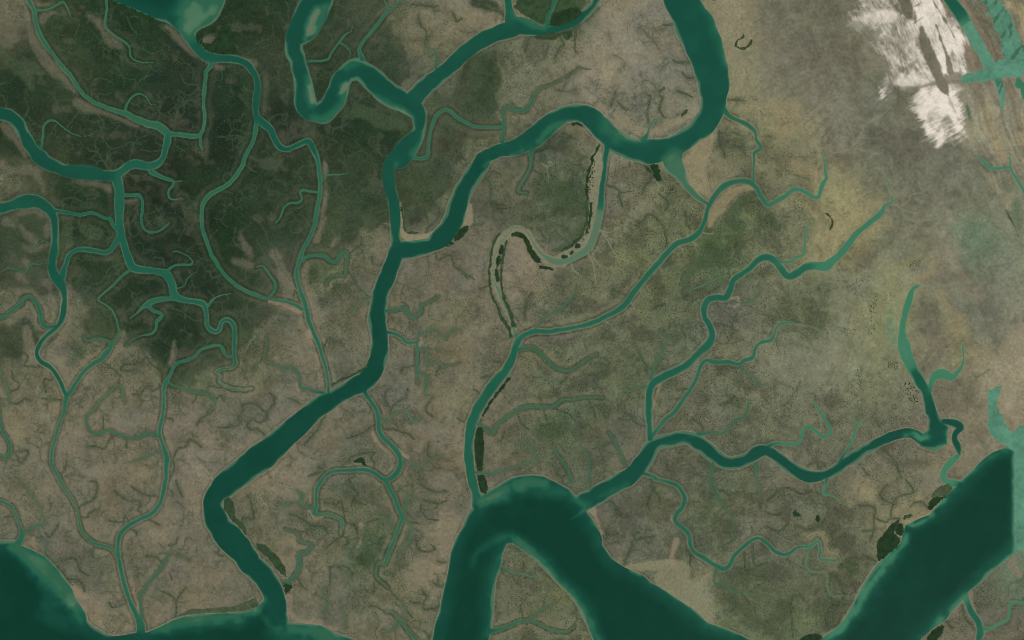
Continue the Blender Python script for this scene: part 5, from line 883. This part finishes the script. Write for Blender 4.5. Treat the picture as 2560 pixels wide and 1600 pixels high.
# ---------------------------------------------------------------- materials
ALB = 1.16                                  # display colour to base colour under this sun and sky
def new_mat(name, rough, spec, scale_a, amt_a, scale_b, amt_b, ior=1.45):
    m = bpy.data.materials.new(name); m.use_nodes = True
    nt = m.node_tree; n = nt.nodes; l = nt.links; p = n['Principled BSDF']
    p.inputs['Roughness'].default_value = rough; p.inputs['IOR'].default_value = ior
    p.inputs['Specular IOR Level'].default_value = spec
    at_ = n.new('ShaderNodeAttribute'); at_.attribute_name = 'soil'
    geo = n.new('ShaderNodeNewGeometry')
    cur = at_.outputs['Color']
    for sc_, am in ((scale_a, amt_a), (scale_b, amt_b)):
        t = n.new('ShaderNodeTexNoise'); t.inputs['Scale'].default_value = sc_; t.inputs['Detail'].default_value = 4; t.inputs['Roughness'].default_value = .6
        l.new(geo.outputs['Position'], t.inputs['Vector'])
        mr = n.new('ShaderNodeMapRange'); mr.inputs['From Min'].default_value = .3; mr.inputs['From Max'].default_value = .7
        mr.inputs['To Min'].default_value = 1 - am; mr.inputs['To Max'].default_value = 1 + am
        l.new(t.outputs['Fac'], mr.inputs['Value'])
        mx = n.new('ShaderNodeVectorMath'); mx.operation = 'SCALE'
        l.new(cur, mx.inputs[0]); l.new(mr.outputs[0], mx.inputs['Scale']); cur = mx.outputs[0]
    l.new(cur, p.inputs['Base Color'])
    return m
M_GROUND = new_mat('mud', .95, .1, 1 / 75, .15, 1 / 24, .17)
M_SALT = new_mat('salt', .8, .2, 1 / 110, .10, 1 / 30, .10)
M_WATER = new_mat('silty_water', .22, .12, 1 / 900, .03, 1 / 160, .025, 1.333)
M_TREE = new_mat('mangrove_leaves', .9, .1, 1 / 30, .15, 1 / 9, .15)

def mesh_from(name, co, faces, col, mat):
    nv, nf, k = len(co), len(faces), faces.shape[1]
    me = bpy.data.meshes.new(name)
    me.vertices.add(nv); me.vertices.foreach_set('co', co.astype(np.float32).ravel())
    me.loops.add(nf * k); me.loops.foreach_set('vertex_index', faces.astype(np.int32).ravel())
    me.polygons.add(nf); me.polygons.foreach_set('loop_start', np.arange(0, nf * k, k, dtype=np.int32))
    me.update(calc_edges=True)
    ca_ = me.color_attributes.new('soil', 'FLOAT_COLOR', 'POINT')
    ca_.data.foreach_set('color', np.concatenate([col, np.ones((nv, 1))], 1).astype(np.float32).ravel())
    me.polygons.foreach_set('use_smooth', np.ones(nf, bool))
    me.materials.append(mat)
    ob = bpy.data.objects.new(name, me); COL.objects.link(ob)
    return ob
def props(o, label=None, cat=None, group=None, kind=None):
    if label: o['label'] = label
    if cat: o['category'] = cat
    if group: o['group'] = group
    if kind: o['kind'] = kind
    return o
def sheet(name, mask, z, col, mat):
    """the cells of the grid where mask holds, as one mesh"""
    idx = np.flatnonzero(mask.ravel())
    r = idx // (NX - 1); c = idx % (NX - 1)
    v00 = r * NX + c
    F = np.stack([v00, v00 + NX, v00 + NX + 1, v00 + 1], 1)
    used, inv = np.unique(F, return_inverse=True)
    co = np.stack([PXs.ravel()[used], PYs.ravel()[used], z.ravel()[used]], 1)
    return mesh_from(name, co, inv.reshape(F.shape), col.reshape(-1, 3)[used], mat)
def cell(A): return (A[:-1, :-1] + A[1:, :-1] + A[:-1, 1:] + A[1:, 1:]) / 4

# ground, with the salt crust and the drying beds as their own pieces of it
REG = np.zeros((NY - 1, NX - 1), np.int8)
REG[cell(salt) > .55] = 1
def bed(pts, k, grow_=0):
    W, s = line_sd(resample(pts, 8), 12, CAP); full = np.full(X.shape, CAP, np.float32); full[W] = s
    full += vnoise(X, Y, 12, 231) * 1.5
    REG[(cell(full) < grow_)] = k
bed(BED, 2)
bed(S(2,1, 2270,260,50, 2150,270,80, 2050,330,100, 1980,410,110, 1920,490,110, 1880,560,60, 1870,620,40), 3)
bed(S(2,3, 1080,840,30, 1200,810,60, 1330,800,70, 1500,800,120, 1580,860,160, 1450,900,170, 1560,990,160, 1680,1080,160, 1760,1180,110, 1830,1280,60), 4)
bed(S(1,1, 1365,400,26, 1375,520,40, 1385,650,60, 1420,720,60, 1520,735,60, 1620,715,55, 1700,690,30), 5)
REG[cell(SD) < -1] = 0
GCOL = LC * ALB
for k, nm, lb, mt in ((0, 'ground', 'tidal flats of taupe mud and dark mangrove forest cut by creeks', M_GROUND), (1, 'salt_flat', 'white streaked salt flat in the top right', M_SALT),
                      (2, 'riverbed', 'drying tan mud bed of the bent side channel', M_GROUND), (3, 'mudflat', 'ochre mudflat inside the bend of the right-hand creek', M_GROUND),
                      (4, 'mudbank', 'smooth pale mud bank on the shore of the wide estuary', M_GROUND), (5, 'mudbank', 'pale L-shaped mud bank at the fork of the central river', M_GROUND)):
    props(sheet(nm, REG == k, Z, GCOL, mt), lb, kind='structure')

# the water, one surface for each body
wm = np.minimum(np.minimum(SD[:-1, :-1], SD[1:, :-1]), np.minimum(SD[:-1, 1:], SD[1:, 1:])) < 1.5
cid_cell = ID[:-1, :-1]
ZW = np.zeros(X.shape, np.float32)
WCA = WC * ALB
for i, (nm, lb) in enumerate(NAMES):
    mk = wm & (cid_cell == i)
    if mk.any(): props(sheet(nm, mk, ZW, WCA, M_WATER), lb, kind='structure')

# ---------------------------------------------------------------- mangroves
def crowns(name, xs, ys, rad, hgt, col, mat=M_TREE, ring=5):
    """low domed crowns standing on the mud, all of one stand in one mesh"""
    n = len(xs)
    ii = np.clip(((ys - OY) / STEP).round().astype(int) + core_y0, 0, NY - 1); jj = np.clip(((xs - OX) / STEP).round().astype(int) + core_x0, 0, NX - 1)
    z0 = np.maximum(Z[ii, jj], 0.1)
    r_ = np.random.default_rng(n + 5)
    ang = np.arange(ring) * 2 * np.pi / ring + r_.random((n, 1)) * 6.28
    rr = rad[:, None] * r_.uniform(.65, 1.25, (n, ring))
    co = np.zeros((n, ring + 1, 3), np.float32)
    co[:, :ring, 0] = ((xs[:, None] + rr * np.cos(ang)) - CX) * M
    co[:, :ring, 1] = (CY - (ys[:, None] + rr * np.sin(ang))) * M
    co[:, :ring, 2] = (z0 - .4)[:, None] + hgt[:, None] * r_.uniform(0, .35, (n, ring))
    co[:, ring, 0] = (xs + r_.normal(0, .2, n) * rad - CX) * M; co[:, ring, 1] = (CY - ys + r_.normal(0, .2, n) * rad) * M
    co[:, ring, 2] = z0 + hgt
    base = np.arange(n)[:, None] * (ring + 1)
    k_ = np.arange(ring)
    F = np.stack([base + k_[None], base + (k_[None] + 1) % ring, base + ring + 0 * k_[None]], -1)[..., [1, 0, 2]].reshape(-1, 3)
    c = np.repeat(col[:, None], ring + 1, 1).reshape(-1, 3)
    return mesh_from(name, co.reshape(-1, 3), F, c, mat)
def look(A, xs, ys):
    ii = np.clip(((ys - OY) / STEP).round().astype(int) + core_y0, 0, NY - 1); jj = np.clip(((xs - OX) / STEP).round().astype(int) + core_x0, 0, NX - 1)
    return A[ii, jj]
# candidate spots on a jittered lattice
jx, jy = np.meshgrid(np.arange(-20, 2580, 2.95), np.arange(-20, 1620, 2.95))
jx = (jx + rng.uniform(-1.6, 1.6, jx.shape)).ravel(); jy = (jy + rng.uniform(-1.6, 1.6, jy.shape)).ravel()
d_ = look(DEN, jx, jy); b_ = look(BARE, jx, jy); s_ = look(SD, jx, jy); f_ = look(forest, jx, jy); rd_ = look(RD, jx, jy)
cl = look(fbm(X, Y, 13, 241, 3), jx, jy) * .8 + look(fbm(X, Y, 48, 245, 3), jx, jy) * .7
pr = np.clip((d_ - .18) * 1.35 + cl * 1.0 * (d_ > .04), 0, .88) * (1 - b_) * (1 - .35 * f_)
pr = np.maximum(pr, np.clip(rd_ - .25, 0, 1) * .7 * (1 - b_) * (jx < 1950))
keep = (rng.random(len(jx)) < pr) & (s_ > 3.0)
jx, jy, f_, d_, rd_ = jx[keep], jy[keep], f_[keep], d_[keep], rd_[keep]
n = len(jx)
rad = rng.uniform(.65, 1.45, n)
hgt = rng.uniform(4, 8, n)
gc = look(LC.mean(-1), jx, jy)
tc = lin((34, 48, 32))[None] * rng.uniform(.7, 1.4, (n, 1)) + gc[:, None] * rng.uniform(.02, .34, (n, 1)) * (1 - .3 * f_[:, None])
lt = (rng.random(n) < .22)[:, None] * f_[:, None]
tc = tc * (1 - lt) + lt * lin((56, 76, 52))
yel = (rng.random(n) < .12)[:, None] * (1 - f_)[:, None]
tc = tc * (1 - yel) + yel * lin((96, 100, 62)) * rng.uniform(.7, 1.1, (n, 1))
tc = np.clip(tc * ALB, .004, 1)
print('scrub crowns', n)
dense = f_ > .5
props(crowns('mangrove_forest', jx[dense], jy[dense], rad[dense], hgt[dense] * 1.2, tc[dense]), 'closed dark mangrove forest filling the upper left flats', 'forest', kind='stuff')
for lo, hi, lb in ((-99, 1100, 'scattered mangrove scrub lining the creeks west of the main estuary'), (1100, 1900, 'speckled mangrove scrub on the middle shrub plain'), (1900, 9999, 'sparse mangrove scrub on the eastern flats')):
    mk = ~dense & (jx >= lo) & (jx < hi)
    props(crowns('mangrove_scrub', jx[mk], jy[mk], rad[mk], hgt[mk], tc[mk]), lb, 'shrubs', kind='stuff')

# groves one can tell apart: each is a closed stand of trees with its own outline
def stand(name, label, polys, rgb, step=2.3, h=(7, 12), cat='grove', group=None, gaps=.02):
    xs, ys = [], []
    for poly in polys:
        p = np.array(poly); a, b = np.meshgrid(np.arange(p[:, 0].min() - 2, p[:, 0].max() + 2, step), np.arange(p[:, 1].min() - 2, p[:, 1].max() + 2, step))
        a = (a + rng.uniform(-1, 1, a.shape)).ravel(); b = (b + rng.uniform(-1, 1, b.shape)).ravel()
        k_ = inside(poly, a + vnoise(a, b, 7, 251) * 1.6, b + vnoise(a, b, 7, 252) * 1.6) & (rng.random(len(a)) > gaps)
        xs.append(a[k_]); ys.append(b[k_])
    xs = np.concatenate(xs); ys = np.concatenate(ys); m_ = len(xs)
    if m_ == 0: return
    t_ = lin(rgb)[None] * (rng.uniform(.88, 1.14, (m_, 1)) + .25 * vnoise(xs, ys, 9, 261)[:, None]) * ALB
    o = crowns(name, xs, ys, rng.uniform(1.7, 2.7, m_), rng.uniform(h[0], h[1], m_), t_)
    # set the origin at the stand's foot
    cx_, cy_ = float((xs.mean() - CX) * M), float((CY - ys.mean()) * M)
    me = o.data; co = np.empty(len(me.vertices) * 3, np.float32); me.vertices.foreach_get('co', co); co = co.reshape(-1, 3)
    co[:, 0] -= cx_; co[:, 1] -= cy_; me.vertices.foreach_set('co', co.ravel()); me.update(); o.location = (cx_, cy_, 0)
    props(o, label, cat, group)
for lb, polys, rgb in GROVES: stand('mangrove_grove', lb, polys, rgb)

# lone bushes: single rounded shrubs, each its own thing
bush_me = []
for k_ in range(6):
    r_ = random.Random(k_); vs = []; fs = []
    R_, H_ = 1.0, .55
    rings = [(1.0, 0.0), (.95, .35), (.6, .8)]; N_ = 9
    for rr, hh in rings:
        for i in range(N_):
            q = rr * r_.uniform(.8, 1.2); t = 2 * math.pi * i / N_ + r_.uniform(-.1, .1)
            vs.append((q * math.cos(t), q * math.sin(t), hh * H_ * r_.uniform(.85, 1.15)))
    vs.append((0, 0, H_))
    for lv in range(2):
        for i in range(N_):
            a = lv * N_ + i; b = lv * N_ + (i + 1) % N_
            fs.append((a, b, b + N_)); fs.append((a, b + N_, a + N_))
    for i in range(N_): fs.append((2 * N_ + i, 2 * N_ + (i + 1) % N_, 3 * N_))
    V = np.array(vs); F = np.array(fs)
    col_ = np.tile(lin(DK) * ALB * r_.uniform(.85, 1.3), (len(V), 1))
    o = mesh_from('mangrove_bush', V, F, col_, M_TREE); bush_me.append(o.data); bpy.data.objects.remove(o)
CLUST = [
 ('round dark mangrove bush in the scatter beside the narrow neck of the round-bay channel', 'bushes by the round-bay channel', 34, ell(3,2, 1360, 680, 60, 120, -25), (1.2, 2.4)),
 ('small dark bush in the tight cluster near the top of the tapering channel', 'bushes west of the tapering channel', 30, ell(3,2, 1180, 425, 55, 45, 30), (1.0, 1.9)),
 ('small dark bush in the isolated scatter on yellow-green ground above the hooked pond', 'bushes on the yellow-green ground', 24, ell(3,1, 1385, 1000, 70, 45, -30), (.9, 1.8)),
 ('small dark bush in the sparse row on the olive strip near the pale headwater', 'bushes on the olive strip', 22, ell(3,1, 990, 1400, 35, 120, 12), (.9, 1.9)),
 ('dark bush standing on the tan mud of the drying bend', 'bushes on the mud of the drying bend', 30, ell(2,1, 755, 160, 24, 170, 8), (1.3, 2.6)),
 ('dark bush on the mud of the lower drying bend', 'bushes on the lower drying bend', 14, ell(2,1, 705, 690, 20, 100, 25), (1.3, 2.4)),
 ('dark bush in the elongated cluster on the bare eastern flat', 'bushes in the eastern elongated cluster', 44, ell(3,2, 840, 600, 50, 170, 14), (1.0, 1.9)),
 ('dark bush in the upper scatter on olive ground beside the pale pool', 'bushes beside the pale pool', 18, ell(3,2, 965, 70, 45, 70, 10), (1.0, 1.8)),
 ('dark bush in the little scatter above the olive ground', 'bushes above the olive ground', 16, ell(3,2, 770, 110, 60, 45, 10), (1.0, 1.7)),
 ('dark bush on the edge of the tan mud south of the blocky grove', 'bushes south of the blocky grove', 24, ell(2,1, 1480, 290, 80, 30, 10), (1.1, 2.2)),
 ('dark bush on the ochre mudflat among the eastern creek forks', 'bushes on the ochre mudflat', 18, ell(3,1, 260, 420, 80, 60, 20), (1.0, 2.0)),
]
nb = 0
for lb, grp, cnt, poly, rr in CLUST:
    p = np.array(poly); got = []
    tries = 0
    while len(got) < cnt and tries < 4000:
        tries += 1
        x, y = rng.uniform(p[:, 0].min(), p[:, 0].max()), rng.uniform(p[:, 1].min(), p[:, 1].max())
        if not inside(poly, np.array([x]), np.array([y]))[0] or at(SD, x, y) < 3: continue
        if any(math.hypot(x - a, y - b) < 3.2 for a, b in got): continue
        got.append((x, y))
        R_ = rng.uniform(*rr) * M * .8
        o = bpy.data.objects.new('mangrove_bush', bush_me[nb % 6]); COL.objects.link(o); nb += 1
        o.location = ((x - CX) * M, (CY - y) * M, max(0.05, float(at(Z, x, y))) - .3)
        o.scale = (R_, R_ * rng.uniform(.8, 1.2), R_ * .9); o.rotation_euler.z = rng.uniform(0, 6.28)
        props(o, lb, 'bush', grp)
print('bushes', nb)
